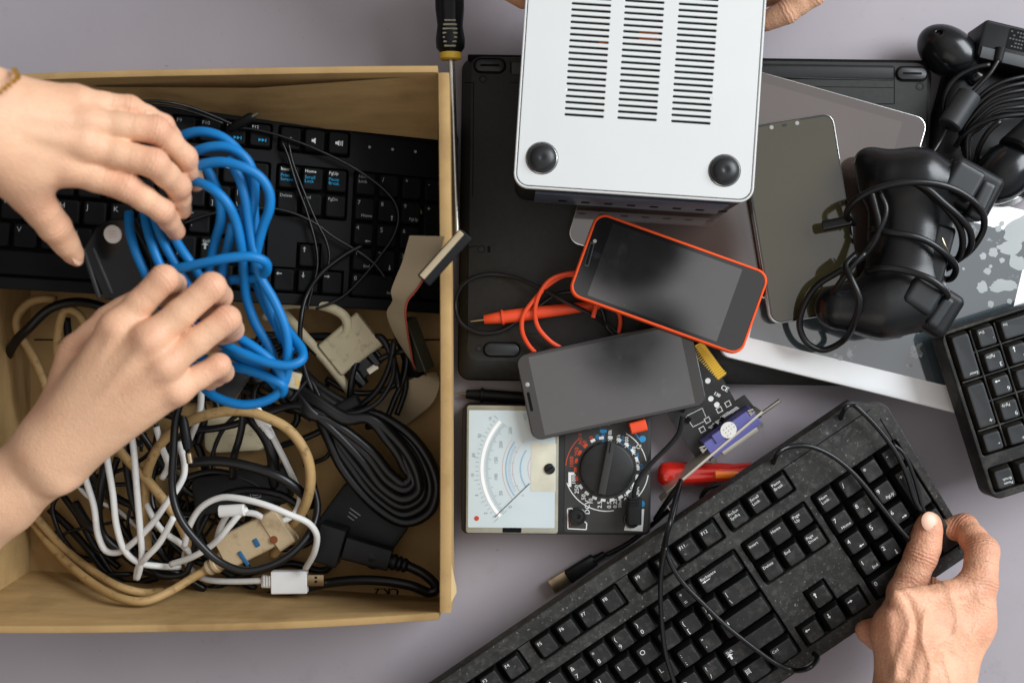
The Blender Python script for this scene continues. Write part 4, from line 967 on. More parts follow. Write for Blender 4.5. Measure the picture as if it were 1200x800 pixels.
# ------------------------------------------------------------------ game controller wrapped in its cord
gz = 48
gc = thing('game_controller', 'black game controller standing on the tablet, wrapped in its own black cord', 'game controller', loc=P(1060, 290, 45))
def Q(x, y, z): return P(x, y, z)
body = [(cone(Q(982, 360, 66), 17, Q(1032, 360, 70), 22.5), 0), (cone(Q(1032, 360, 70), 22.5, Q(1072, 360, 74), 19), 10),
        (cone(Q(1045, 206, 72), 19.5, Q(1075, 208, 76), 20), 8), (cone(Q(1075, 208, 76), 20, Q(1124, 222, 76), 15), 10),
        (cone(Q(1072, 235, 70), 20, Q(1064, 340, 70), 20), 16), (cone(Q(1048, 240, 66), 18, Q(1044, 330, 66), 18), 14), (cone(Q(1095, 240, 66), 14, Q(1080, 330, 66), 14), 14),
        (cone(Q(1018, 190, 66), 11, Q(1030, 215, 66), 14), 10)]
mbg = grow([(0, body)], 1.5); wobj('shell', mbg, M['padshell'], gc, sharp=None)
ang = R(-32)
def rb(name, x, y, z, hs, rad, a, mat_=None):
    m_ = grow([(0, [(rbx(Q(x, y, z), hs, rad, Matrix.Rotation(a, 3, 'Z')), 0)])], .9); return wobj(name, m_, mat_ or M['shoulder'], gc, sharp=None)
rb('shoulder_button', 1078, 347, 88, (12, 11, 9), 4, ang); rb('shoulder_button', 1098, 366, 84, (5, 13, 9), 3, ang+R(-2))
rb('shoulder_button', 1127, 213, 88, (12, 12, 8), 3.5, R(-30)); rb('shoulder_button', 1146, 236, 84, (6, 15, 9), 3.5, R(-25))
rb('shoulder_housing', 1086, 357, 80, (22, 18, 9), 6, ang, M['blackp']); rb('shoulder_housing', 1134, 222, 80, (21, 18, 9), 6, R(-28), M['blackp'])
rb('port_block', 1092, 303, 74, (8, 24, 14), 3, R(-15), M['blackp'])
mb = MB()
T = lambda pts, r=2.5: mb.tube(path(pts), r, 10)
T([(1000, 262, 70), (992, 252, 80), (1000, 237, 90), (1025, 222, 98), (1062, 214, 104), (1100, 216, 104), (1130, 228, 100), (1150, 247, 94), (1153, 267, 86), (1141, 289, 76), (1125, 302, 62), (1100, 310, 52)])
T([(1070, 214, 100), (1085, 220, 102), (1105, 237, 101), (1125, 255, 97), (1137, 272, 90), (1137, 290, 80), (1120, 306, 62), (1100, 315, 50)])
T([(1075, 216, 96), (1090, 227, 98), (1112, 248, 96), (1126, 270, 90), (1127, 293, 80), (1114, 312, 66), (1090, 320, 52)])
T([(1020, 268, 84), (1040, 272, 93), (1062, 275, 97), (1085, 282, 97), (1107, 297, 93), (1120, 313, 84), (1115, 326, 72), (1098, 328, 58)])
T([(1015, 318, 84), (1035, 314, 93), (1060, 317, 97), (1090, 327, 101), (1107, 340, 99), (1110, 348, 92), (1100, 356, 80)])
T([(1005, 305, 80), (1030, 270, 92), (1038, 245, 94), (1030, 225, 92)], 2.4)
T([(1020, 222, 96), (1026, 245, 94), (1030, 265, 92), (1026, 280, 90), (1010, 302, 82), (980, 320, 76), (957, 335, 70), (942, 358, 64), (937, 382, 58), (946, 402, 55), (965, 410, 54), (987, 400, 62), (1001, 378, 84), (1007, 352, 95), (998, 328, 96), (991, 312, 90), (1003, 298, 84)])
T([(970, 352, 70), (985, 330, 86), (1000, 310, 92), (1014, 296, 92)], 2.2)
wobj('cord', mb, M['blackcable'], gc, sharp=None)
mb = MB(); mb.bar(P(964, 265, 66), P(998, 258, 74), 8, 6, 2.5); wobj('cord_tie', mb, M['blackgloss'], gc)
mb = MB().tube(path([(1104, 279, 96), (1107, 286, 96.5), (1110, 292, 95)]), .45, 6); wobj('exposed_wire', mb, M['tin'], gc)

# ------------------------------------------------------------------ webcam-like pods, adapter and coiled cable at the upper right
def egg(name, label, c, M3, r, hole, mat_):
    th = thing(name, label, 'speaker pod', loc=c-Vector((0, 0, r[2])))
    m_ = grow([(0, [(ell(c, r, M3), 0)])], 1.2, cuts=[(cone(hole, 2.1, hole+Vector((0, 0, 12)), 2.1), 1.)]); wobj('shell', m_, mat_, th, sharp=None)
    return th
e1c = P(1112, 62, 28); e1 = egg('speaker_pod', 'glossy black egg-shaped pod above the laptop corner', e1c, Matrix.Rotation(R(-38), 3, 'Z'), (27, 18, 20), P(1100, 39, 40), M['blackgloss'])
m_ = MB().lathe(P(1128, 78, 26), P(1144, 92, 26)-P(1128, 78, 26), [(0, 9), (8, 8), (14, 9), (16, 8)], 20); wobj('neck', m_, M['blackgloss'], e1)
e2c = P(1177, 202, 58); e2 = egg('speaker_pod', 'glossy black rounded pod with a small hole on the coiled cable', e2c, Matrix.Rotation(R(50), 3, 'Z'), (27, 20, 21), P(1172.5, 206, 79), M['blackgloss'])
m_ = MB().lathe(P(1178, 206-1, 42), (0, 0, -1), [(0, 20), (4, 24), (7, 24), (8, 20)], 32); wobj('base_ring', m_, M['chrome'], e2)
m_ = grow([(0, [(rbx(P(1165, 152, 14), (50, 44, 14), 10, Matrix.Rotation(R(-15), 3, 'Z')), 0)])], 1.8); wobj('stand_base', m_, M['blackp'], e2, sharp=None)
m_ = MB().cyl(P(1190, 180, 66), P(1215, 150, 62), 15, 12, 20, ch=2); wobj('neck', m_, M['blackp'], e2)
frA, AW, AH = pxframe((1143, 66, 48), (1260, 94, 48), (1156, 22, 48))
ad = thing('power_adapter', 'black boxy adapter with an embossed text plate at the upper right corner', 'adapter', frA)
obj('case', slab_body(frA, AW, AH, 34, 4, 2), M['blackp'], ad)
a0 = L2(frA, 1154, 36); mb = MB().prism(rrect(8, 4.5, AW-24, 16, 1, 2), -.3, .25); lp = obj('text_plate', mb, M['deep'], ad)
mb = MB()
for r_ in range(5):
    for q in range(26):
        if random.random() < .75: mb.prism(rrect(-AW/2+22+q*2.4, 10-r_*2.8, 1.5, 1.2, .1, 1), .24, .3)
obj('embossed_text', mb, M['greyplug'], lp)
mb = MB(); mb.bar((-AW/2+2, -AH/2+4, .2), (AW/2-2, -AH/2+4, .2), 9, 1.6, .5); obj('edge_band', mb, M['greyplug'], ad)
mb = MB(); q = L2(frA, 1170, 66); mb.lathe((q[0], q[1], 0), (0, -1, 0), [(-6, 4), (4, 3.6), (5, 2.6)], 14); obj('cord_grommet', mb, M['blackmatte'], ad)
cc = thing('coiled_cable', 'coil of thin black cable with a ferrite barrel at the upper right', 'cable', loc=P(1150, 150, 30))
mb = MB()
T = lambda pts, r=1.9: mb.tube(path(pts), r, 8)
T([(1170, 70, 50), (1160, 86, 50), (1138, 110, 48)]); T([(1110, 150, 46), (1100, 168, 44), (1088, 186, 50), (1080, 196, 60)])
for i, (dx, dz) in enumerate(((0, 0), (4, 3), (8, 5), (13, 7), (18, 9), (22, 4))):
    T([(1128+dx*.3, 172+dx*1.2, 34+dz), (1126+dx*.5, 150+dx*.4, 38+dz), (1136+dx*.6, 128+dx, 42+dz), (1160+dx*.3, 104+dx*1.5, 46+dz), (1190, 92+dx*1.9, 48+dz), (1230, 90+dx*2, 46+dz), (1262, 120+dx, 42+dz), (1262, 180-dx, 38+dz), (1235, 215-dx, 36+dz), (1190, 232-dx*.4, 36+dz), (1155, 224-dx*.6, 36+dz), (1135-dx*.2, 198, 35+dz)])
T([(1110, 120, 34), (1106, 140, 32), (1108, 110, 42), (1120, 92, 46), (1142, 80, 50), (1160, 76, 52)])
T([(1120, 172, 40), (1128, 160, 46), (1145, 147, 52), (1170, 138, 58), (1205, 134, 60)], 2.2)
T([(1145, 200, 44), (1146, 178, 50), (1158, 155, 58), (1172, 142, 62)], 2.2)
wobj('cable', mb, M['blackcable'], cc, sharp=None)
m_ = MB().cyl(P(1137, 110, 48), P(1112, 148, 48), 9.2, n=24, ch=1.2); wobj('ferrite_barrel', m_, M['greyplug'], cc)

# ------------------------------------------------------------------ cables and plugs inside the box
BC = 'cables tangled in the box'
def tubes(th, name, lst, r, mat_, n=9):
    mb = MB()
    for p in lst: mb.tube(path(p), r, n)
    return wobj(name, mb, mat_, th, sharp=None)
# blue network cable
bc = thing('network_cable', 'bright blue network cable bundle gripped by the two hands on the left', 'cable', loc=P(270, 320, 120))
BL = [
 [(190, 215, 145), (200, 175, 158), (208, 163, 162), (228, 155, 166), (247, 156, 168), (264, 163, 168), (283, 182, 165), (294, 215, 160), (298, 250, 155), (299, 300, 150)],
 [(205, 200, 158), (225, 180, 170), (249, 172, 175), (272, 174, 176), (289, 187, 174), (297, 206, 170), (298, 232, 166), (292, 262, 162), (290, 300, 158)],
 [(215, 210, 168), (232, 195, 178), (259, 190, 184), (285, 196, 184), (304, 207, 180), (315, 224, 176), (316, 243, 172), (308, 266, 166), (301, 293, 160), (297, 320, 150)],
 [(215, 212, 168), (234, 214, 176), (251, 223, 180), (266, 238, 178), (276, 259, 172), (282, 285, 166), (286, 320, 156), (289, 350, 148), (299, 378, 144), (317, 410, 140), (326, 440, 138)],
 [(235, 190, 165), (247, 206, 166), (256, 229, 162), (259, 255, 158), (252, 283, 152), (246, 310, 148), (243, 340, 140)],
 [(268, 185, 172), (280, 208, 172), (287, 232, 170), (291, 260, 166), (296, 290, 162), (304, 322, 158), (321, 352, 156), (335, 387, 152), (337, 418, 148), (329, 460, 140)],
 [(284, 240, 160), (290, 270, 158), (300, 305, 154), (309, 340, 148), (322, 375, 142), (332, 400, 138)],
 [(272, 262, 155), (268, 285, 154), (262, 310, 150), (258, 335, 146)],
 [(151, 248, 150), (152, 268, 152), (158, 292, 154), (170, 320, 152), (182, 345, 148), (200, 375, 144)],
 [(168, 240, 155), (172, 265, 158), (180, 292, 160), (192, 320, 158), (210, 352, 152)],
 [(178, 245, 158), (188, 275, 160), (200, 299, 160), (216, 326, 156), (232, 352, 150)],
 [(196, 255, 160), (207, 283, 162), (222, 306, 162), (238, 330, 156), (258, 362, 150), (275, 388, 146), (298, 415, 142)],
 [(190, 318, 166), (212, 314, 172), (240, 308, 176), (270, 302, 177), (296, 301, 175), (311, 307, 170), (312, 318, 162), (298, 326, 154), (270, 328, 148)],
 [(225, 375, 150), (252, 397, 156), (280, 412, 160), (315, 425, 162), (340, 428, 160), (354, 421, 156), (354, 410, 150), (344, 396, 144), (330, 378, 140)],
 [(222, 415, 145), (245, 400, 150), (262, 388, 152), (284, 398, 154), (310, 416, 154), (326, 432, 150), (332, 452, 146)],
 [(232, 418, 140), (262, 427, 144), (292, 434, 148), (318, 444, 150), (332, 452, 148), (330, 462, 142)],
 [(225, 425, 138), (232, 445, 138), (244, 459, 140), (262, 469, 142), (287, 474, 143), (310, 470, 143), (326, 460, 144), (336, 440, 146), (338, 415, 146), (330, 385, 144), (316, 350, 142)],
 [(240, 395, 138), (262, 410, 140), (290, 425, 142), (312, 440, 142), (328, 456, 142)],
 [(300, 330, 140), (308, 352, 140), (320, 375, 140), (332, 396, 142), (345, 412, 146)],
]
tubes(bc, 'cable', BL, 3.25, M['blue'], 10)
mb = MB(); mb.bar(P(331, 442, 140), P(352, 447, 138), 11, 8, 1); wobj('plug', mb, M['clear'], bc)
mb = MB()
for i in range(4): mb.bar(P(345, 441+i*3, 142.4), P(352, 442.6+i*3, 141.6), .9, .8, .1)
wobj('plug_contact', mb, M['goldc'], bc)

# tan cable with the dirty tan connector
tc_ = thing('data_cable', 'dirty tan cable curving along the box front to a blocky blue-marked connector', 'cable', loc=P(200, 680, 5))
tubes(tc_, 'cable', [
 [(66, 351, 45), (48, 350, 46), (32, 356, 46), (20, 372, 45), (21, 388, 44), (32, 406, 42), (45, 431, 40), (55, 458, 38), (70, 490, 30)],
 [(30, 590, 20), (45, 609, 22), (75, 642, 24), (110, 670, 40), (140, 687, 54), (167, 694, 50), (190, 692, 30)],
 [(30, 600, 14), (62, 642, 24), (100, 677, 50), (140, 700, 74), (170, 704, 76), (200, 692, 66), (225, 677, 56), (243, 667, 52)]], 3.3, M['tan'])
mb = MB(); A, B = P(240, 668, 52), P(272, 650, 56); mb.lathe(A, B-A, [(0, 3.6), (3, 4.6), (4, 6), (6, 6), (6.5, 5), (9, 5), (9.5, 7), (12, 7), (12.5, 6), (20, 8)], 18); wobj('strain_relief', mb, M['tanplug'], tc_)
mb = MB(); mb.bar(P(262, 648, 56), P(325, 616, 58), 26, 15, 2.5); mb.bar(P(318, 625, 58), P(336, 613, 58), 30, 17, 2); cb = wobj('connector', mb, M['tanplug'], tc_)
mb = MB(); mb.bar(P(280, 646, 64.5), P(291, 662, 63.5), 3, 2, .6); mb.bar(P(298, 631, 64.5), P(303, 640, 64.5), 4, 2, .6); wobj('blue_mark', mb, M['bluemark'], tc_)
mb = MB(); c = P(321, 632, 66.2); mb.lathe(c, (0, 0, 1), [(0, 3), (.6, 3), (.8, 2)], 16); wobj('screw_hole', mb, M['brownmark'], tc_)
lp = thing('data_cable', 'thick tan cable making one big open loop over the white cables', 'cable', loc=P(270, 560, 10))
tubes(lp, 'cable', [[(172, 660, 30), (172, 630, 40), (170, 580, 52), (175, 545, 60), (195, 512, 66), (225, 492, 72), (262, 482, 76), (290, 482, 78), (315, 490, 78), (338, 503, 76), (357, 528, 74), (364, 556, 70), (360, 585, 64), (350, 606, 56), (337, 625, 42), (320, 650, 30)]], 3.9, M['tan'], 10)
cable('data_cable', 'tan cable running diagonally under the lower left hand', 'cable', [(120, 495, 50), (142, 530, 56), (175, 565, 58), (200, 597, 56), (215, 622, 50), (221, 642, 40), (221, 665, 25)], 3.6, M['tan'])
cable('data_cable', 'tan cable bent in a narrow hoop at the left of the box', 'cable', [(64, 470, 30), (67, 431, 40), (68, 388, 48), (77, 363, 52), (90, 366, 52), (102, 384, 48), (115, 410, 40), (130, 440, 30)], 3.2, M['tan'])
# cream monitor cable with connector
vc = thing('monitor_cable', 'cream monitor cable with a boxy pin connector right of the blue bundle', 'cable', loc=P(400, 400, 10))
tubes(vc, 'cable', [[(310, 372, 30), (330, 358, 36), (362, 356, 42), (388, 361, 46), (404, 371, 46), (407, 386, 44), (396, 397, 42), (384, 402, 40)],
                    [(318, 352, 28), (332, 366, 32), (355, 392, 38), (380, 420, 40), (402, 447, 38), (418, 470, 28)]], 3.9, M['cream'], 10)
mb = MB(); mb.bar(P(388, 422, 38), P(434, 385, 38), 30, 15, 3, taper=1.08); wobj('connector', mb, M['cream'], vc)
mb = MB()
for (a, b) in ((428, 407), (411, 431)): mb.cyl(P(a, b, 40), P(a+16, b+20, 38), 5.2, 4.6, 14, ch=.6)
mb.bar(P(424, 415, 36), P(440, 432, 36), 22, 10, 1); wobj('thumb_screw', mb, M['blackgloss'], vc)
mb = MB(); mb.bar(P(431, 436, 40), P(443, 428, 40), 5, 4, .6); wobj('pin_shell', mb, M['bracket'], vc)
# ribbon cable with black sockets
rc = thing('ribbon_cable', 'grey ribbon cable with black sockets leaning out over the right side of the box', 'cable', loc=P(490, 400, 5))
def ribbon(sec, n=10):
    """sec: list of (left point, right point); smooth strip"""
    A = smooth_path([a for a, b in sec], 4); B = smooth_path([b for a, b in sec], 4)
    m_ = max(len(A), len(B)); 
    rs_ = lambda Pp: [Pp[int(round(i*(len(Pp)-1)/(m_-1)))] for i in range(m_)]
    return rs_(A), rs_(B)
SEC = [(P(480, 276, 116), P(521, 277, 138)), (P(476, 290, 112), P(515, 296, 130)), (P(471, 308, 106), P(499, 322, 112)), (P(463, 327, 98), P(488, 340, 100)), (P(458, 342, 88), P(478, 352, 96)), (P(460, 352, 78), P(475, 366, 92)), (P(453, 366, 66), P(477, 384, 84)), (P(460, 388, 52), P(481, 408, 66)), (P(472, 410, 40), P(486, 430, 50)), (P(486, 430, 26), P(500, 440, 30))]
A, B = ribbon(SEC); mb = MB(); mb.add(A+B, [(i, i+1, len(A)+i+1, len(A)+i) for i in range(len(A)-1)])
o2 = [a+Vector((0, 0, -.9)) for a in A+B]; mb.add(o2, [(i, len(A)+i, len(A)+i+1, i+1) for i in range(len(A)-1)])
wobj('ribbon', mb, M['ribbon'], rc, sharp=None)
mb = MB().tube([b+Vector((0, 0, .3)) for b in B[int(len(B)*.25):]], .8, 6, 4); wobj('red_edge', mb, M['redstripe'], rc, sharp=None)
SEC2 = [(P(505, 436, 34), P(512, 436, 20)), (P(478, 446, 30), P(515, 448, 24)), (P(440, 474, 16), P(508, 470, 20)), (P(430, 492, 6), P(470, 502, 8))]
A, B = ribbon(SEC2); mb = MB(); mb.add(A+B, [(i, i+1, len(A)+i+1, len(A)+i) for i in range(len(A)-1)]); wobj('ribbon_tail', mb, M['ribbon'], rc, sharp=None)
mb = MB(); mb.bar(P(496, 329, 142), P(546, 274, 142), 10, 13, 1.2, up=(.5, .3, .8), ch=.8); so = wobj('socket', mb, M['blackmatte'], rc)
mb = MB(); mb.bar(P(494, 325, 149), P(541, 272, 149), 4.5, 2.6, 1, ch=.5); wobj('socket_strip', mb, M['ribbon'], rc)
mb = MB(); mb.bar(P(475, 374, 60), P(497, 432, 48), 10, 16, .8, up=(.6, .1, .8)); wobj('socket', mb, M['brass'], rc)
mb = MB(); mb.bar(P(468, 380, 48), P(488, 440, 36), 8, 14, .8, up=(.6, .1, .8)); wobj('socket_latch', mb, M['deep'], rc)

# white cables
wu = thing('usb_cable', 'white cable ending in a white usb plug at the front of the box', 'cable', loc=P(330, 680, 8))
tubes(wu, 'cable', [[(310, 680, 40), (270, 681, 38), (240, 678, 36), (225, 668, 34), (216, 652, 34), (220, 640, 38)]], 2.4, M['whitec'])
mb = MB(); mb.bar(P(307, 680.5, 40), P(319, 681, 40), 9.5, 6.5, 1.5); 
for i in range(3): mb.bar(P(309+i*3.2, 674, 43.3), P(309+i*3.2, 687.5, 43.3), 1., 1.2, .3)
wobj('strain_relief', mb, M['whitec'], wu)
mb = MB(); mb.bar(P(318.5, 681.5, 40), P(360.5, 681, 40), 17.5, 9, 1.2); wobj('plug', mb, M['white'], wu)
mb = MB(); mb.bar(P(359, 679, 40), P(380, 679, 40), 8.8, 4.5, .4, ch=.2); wobj('plug_shell', mb, M['tin'], wu)
mb = MB()
for dy in (-2.6, 2.2): mb.prism(rrect(P(370, 679+dy, 42.4).x, P(370, 679+dy, 42.4).y, 2., 1.7, .2, 2), 42.2, 42.4)
wobj('plug_window', mb, M['deep'], wu)
WC = [
 ('white cable hanging from under the hand in a wide bend, leftmost of the white cables', [(92, 530, 60), (100, 560, 64), (110, 593, 66), (115, 627, 62), (124, 645, 60), (138, 647, 62), (160, 632, 70), (180, 611, 74), (196, 588, 76), (208, 572, 76), (216, 555, 76), (215, 536, 76), (209, 518, 74)]),
 ('white cable sweeping from the hand to the box front in a smooth hook', [(124, 528, 70), (127, 547, 72), (132, 577, 74), (137, 618, 70), (147, 646, 66), (163, 659, 64), (187, 663, 58), (210, 664, 40)]),
 ('straight white cable dropping from the hand with a pinched end', [(152, 500, 74), (156, 522, 76), (160, 570, 78), (164, 618, 74), (166, 655, 66), (160, 678, 58), (162, 664, 62), (172, 652, 70), (186, 637, 74), (204, 605, 76)]),
 ('short white cable crossing behind the tan diagonal cable', [(168, 580, 50), (176, 600, 52), (190, 621, 54), (212, 637, 50), (225, 650, 40)]),
 ('white cable arching over the dirty tan connector', [(200, 661, 62), (226, 652, 68), (250, 637, 74), (268, 617, 80), (282, 601, 82), (290, 596, 80)]),
 ('white cable bowing across to the right of the tan loop', [(216, 640, 60), (222, 616, 68), (236, 594, 74), (258, 583, 78), (282, 584, 82), (310, 591, 84), (338, 602, 82), (362, 613, 78), (371, 626, 74), (369, 645, 66), (358, 666, 52)]),
 ('white cable with a moulded collar passing under the tan loop', [(296, 475, 66), (303, 486, 68), (315, 503, 66), (324, 520, 62), (335, 542, 58), (346, 566, 56), (352, 582, 56), (346, 600, 58), (332, 610, 60), (316, 612, 62), (300, 602, 66), (285, 600, 70)]),
 ('white cable hanging vertically left of the tan loop', [(236, 455, 80), (235, 475, 74), (230, 495, 66), (222, 515, 50)]),
 ('white cable strand half hidden behind the connector', [(268, 600, 62), (258, 618, 56), (254, 634, 48)]),
 ('thin grey-white cable low in the left of the box', [(88, 565, 30), (105, 583, 28), (135, 596, 26), (158, 615, 24), (185, 640, 20)]),
 ('white cable strand emerging beside the lower hand', [(183, 500, 66), (190, 525, 64), (197, 545, 60), (190, 560, 56)]),
]
for i, (lb, pts) in enumerate(WC): cable('white_cable', lb, 'cable', pts, 2.45 if i != 9 else 1.7, M['whitec'], BC, 9)
mb = MB(); A, B = P(298, 478, 68), P(323, 518, 64); mb.lathe(A, B-A, [(0, 4), (10, 4.6), (14, 4.6), (14.3, 3.6), (16, 4.2), (16.3, 3.4), (18, 4), (18.3, 3.2), (22, 3.2), (26, 2.6)], 14); tag(wobj('cable_collar', mb, M['white']), 'white ribbed collar on the cable under the tan loop', 'cable collar')
jp = MB(); jp.bar(P(257, 599, 80), P(287, 597, 82), 9, 7, 3.2); tag(wobj('white_jack', jp, M['whitec']), 'small white plug barrel above the dirty tan connector', 'plug')

# black cables
BK = [
 ('thick black cable hooking round under the lower hand', [(124, 540, 55), (119, 565, 56), (115, 600, 52), (120, 625, 48), (140, 645, 44), (170, 656, 42), (207, 671, 36), (240, 690, 26)], 3.4),
 ('black cable lying along the left floor of the box', [(58, 596, 14), (85, 622, 14), (105, 645, 16), (125, 670, 16), (150, 684, 14), (185, 676, 14)], 3.),
 ('second black cable lying along the left floor, above the first', [(70, 575, 12), (92, 606, 12), (112, 640, 14), (140, 665, 12)], 2.6),
 ('black cable making a wide ring over the dirty tan connector', [(212, 470, 92), (206, 490, 92), (203, 530, 92), (202, 577, 92), (211, 607, 92), (234, 637, 90), (256, 657, 88), (284, 668, 86), (312, 664, 82), (342, 648, 76), (365, 620, 68), (372, 595, 60), (366, 565, 54)], 2.9),
 ('wide flat black cable curving beneath the tan loop', [(270, 470, 56), (291, 487, 60), (308, 506, 60), (318, 527, 58), (321, 550, 52), (322, 570, 44)], 4.6),
 ('thick black cable arching across the middle of the box', [(205, 545, 66), (222, 542, 68), (257, 540, 70), (295, 547, 70), (330, 560, 68), (350, 574, 62), (366, 592, 50)], 3.8),
 ('black cable crossing left to right below the blue bundle', [(205, 500, 56), (240, 503, 58), (275, 497, 58), (310, 485, 58), (345, 475, 60), (385, 485, 60), (410, 484, 58)], 2.8),
 ('black cable dropping from the blue bundle past the beige plug', [(284, 470, 74), (284, 495, 70), (280, 515, 64), (274, 535, 58), (272, 560, 50)], 2.8),
 ('black cable under the left hoop of tan cable', [(4, 440, 10), (9, 418, 30), (20, 398, 46), (34, 384, 52), (58, 362, 54), (85, 354, 56), (115, 358, 60), (140, 370, 60)], 3.6),
 ('black cable behind the narrow tan hoop', [(78, 372, 36), (80, 400, 34), (78, 440, 30), (84, 480, 24)], 3.),
 ('shiny thin black cable over the power cord bundle', [(340, 470, 62), (352, 455, 60), (362, 445, 58), (380, 472, 60), (405, 484, 60), (440, 473, 60), (460, 443, 58), (462, 418, 52)], 2.),
 ('black cable crossing from the ribbon to the adapter', [(462, 400, 50), (456, 430, 48), (440, 460, 46), (400, 490, 44), (365, 510, 40), (330, 522, 36)], 2.6),
 ('black strand running below the wide flat cable', [(215, 560, 44), (250, 552, 44), (290, 562, 46), (330, 590, 44)], 2.6),
 ('black strand beside the straight white cable', [(145, 520, 40), (150, 560, 40), (160, 600, 36), (190, 650, 30), (215, 675, 24)], 2.8),
 ('black cable curling beneath the arching white cable', [(240, 640, 40), (232, 615, 44), (246, 590, 46), (280, 575, 48), (330, 580, 48), (360, 600, 46)], 3.),
 ('black cable hidden low between the tan cables', [(95, 520, 24), (110, 560, 24), (150, 590, 22), (200, 600, 20), (240, 600, 20)], 3.),
 ('black cable sweeping low behind the white plug', [(245, 690, 16), (290, 672, 16), (340, 660, 18), (380, 668, 18), (395, 650, 20)], 3.),
 ('black cable by the back of the tan connector', [(300, 690, 14), (250, 660, 16), (215, 625, 18), (205, 590, 18), (225, 560, 20)], 3.),
]
for lb, pts, r_ in BK: cable('black_cable', lb, 'cable', pts, r_, M['blackcable'], BC, 9)
rnd = random.Random(5)
for i in range(44):   # the dark nest under everything else
    if i < 34: x0, y0, xa, xb, ya, yb_ = rnd.uniform(80, 330), rnd.uniform(450, 650), 62, 385, 445, 672
    else: x0, y0, xa, xb, ya, yb_ = rnd.uniform(320, 430), rnd.uniform(410, 480), 300, 475, 395, 500
    z_ = 6+(i % 22)*1.7; pts = [(x0, y0, z_)]; a = rnd.uniform(0, 6.28); turn = rnd.uniform(-.55, .55)
    for k in range(rnd.randint(5, 8)):
        a += turn+rnd.uniform(-.35, .35); x0 += 32*math.cos(a); y0 += 32*math.sin(a)
        if not (xa < x0 < xb and ya < y0 < yb_): x0 = min(xb, max(xa, x0)); y0 = min(yb_, max(ya, y0)); a += 1.2
        pts.append((x0, y0, z_+rnd.uniform(-3, 5)))
    cable('black_cable', 'black cable strand in the dark nest at the bottom of the box', 'cable', pts, rnd.choice((1.3, 1.8, 2.4, 2.8, 3.4)), M['blackcable'], 'dark nest of cable strands', 7)
# thin black audio leads over the boxed keyboard
zt = lambda x, y: (fr3 @ Vector((*[q*MM for q in L2(fr3, x, y, 1)], .001))).z/MM+3.
def over(pts): return [(x, y, zt(x, y)) for x, y in pts]
jl = thing('audio_cable', 'thin black audio lead with a jack plug lying over the boxed keyboard', 'cable', loc=P(380, 200, 30))
tubes(jl, 'cable', [[(160, 119, 108), (190, 119, 104), (220, 125, 96), (250, 136, 88), (275, 147, 82)], over([(272, 149), (300, 152), (340, 163), (382, 180), (420, 200), (450, 222), (463, 238), (467, 255), (462, 275), (450, 294), (425, 325), (405, 345), (390, 354), (370, 362)]),
  [(155, 124, 104), (190, 124, 100), (225, 131, 92), (262, 145, 84)]], 1.15, M['blackcable'], 7)
mb = MB(); A, B = P(268, 152, 80), P(304, 132, 88); mb.lathe(A, B-A, [(0, 2.2), (2, 3.4), (20, 3.6), (22, 3)], 14); wobj('jack_body', mb, M['blackp'], jl)
B = A+(B-A).normalized()*21
mb = MB().cyl(B, B+(B-A).normalized()*6, 1.6, 1.4, 12); wobj('jack_tip', mb, M['steel'], jl)
cable('audio_cable', 'thin black twin lead dropping straight down the middle of the boxed keyboard', 'cable', over([(330, 165), (337, 182), (347, 215), (360, 250), (370, 287), (372, 310), (367, 335), (360, 362)]), 1.1, M['blackcable'], BC, 7)
cable('audio_cable', 'second thin lead beside the twin lead on the boxed keyboard', 'cable', over([(338, 167), (343, 190), (355, 222), (370, 258), (382, 282), (386, 300), (383, 318)]), 1.1, M['blackcable'], BC, 7)
cable('audio_cable', 'thin black lead running across the arrow keys toward the ribbon cable', 'cable', over([(214, 262), (250, 250), (300, 244), (325, 245), (347, 251), (370, 262), (390, 277), (407, 287), (422, 296), (440, 310), (452, 326)]), 1.1, M['blackcable'], BC, 7)
cable('audio_cable', 'black lead curving off the boxed keyboard down onto the cream cable', 'cable', over([(425, 288), (412, 294), (395, 305), (376, 321), (360, 345)])+[(353, 372, 64), (352, 405, 62), (357, 432, 60), (366, 456, 58), (382, 476, 56)], 1.9, M['blackcable'], BC, 8)
# thick power cord, tied in a bundle
pw = thing('power_cable', 'thick glossy black power cord folded in a tied bundle at the right of the box', 'power cable', loc=P(450, 530, 4))
PWL = []; rp_ = random.Random(11)
for i in range(11):
    d = (i % 4)*9.0 if i < 8 else 27+(i-8)*8.5+rp_.uniform(-1.5, 1.5); zz_ = (i//4)*8+rp_.uniform(-1, 1.5); e_ = lambda: rp_.uniform(-1.6, 1.6)
    PWL.append([(340+i, 425+i*4, 40+zz_), (362, 455+i*3, 44+zz_), (378+d*.15+e_(), 500-d*.2, 42+zz_), (402+d*.7+e_(), 548-d*.5+e_(), 36+zz_), (438+d*.5+e_(), 592-d*.8+e_(), 30+zz_), (474+e_(), 612-d*1.05, 28+zz_), (503-d*.5, 600-d*.95+e_(), 28+zz_), (512-d*.85, 572-d*.5+e_(), 30+zz_), (502-d*.8+e_(), 538-d*.1, 34+zz_), (478-d*.6+e_(), 508+d*.15, 38+zz_), (440-d*.2, 486+d*.1+e_(), 42+zz_), (405, 472+i*2, 44+zz_), (372, 452+i*2, 44+zz_), (350, 430+i*3, 40+zz_)])
tubes(pw, 'cord', PWL, 3.9, M['blackcable'], 10)
mb = MB(); mb.bar(P(375, 490, 52), P(420, 468, 52), 9, 18, 2.5); wobj('tie', mb, M['blackmatte'], pw)
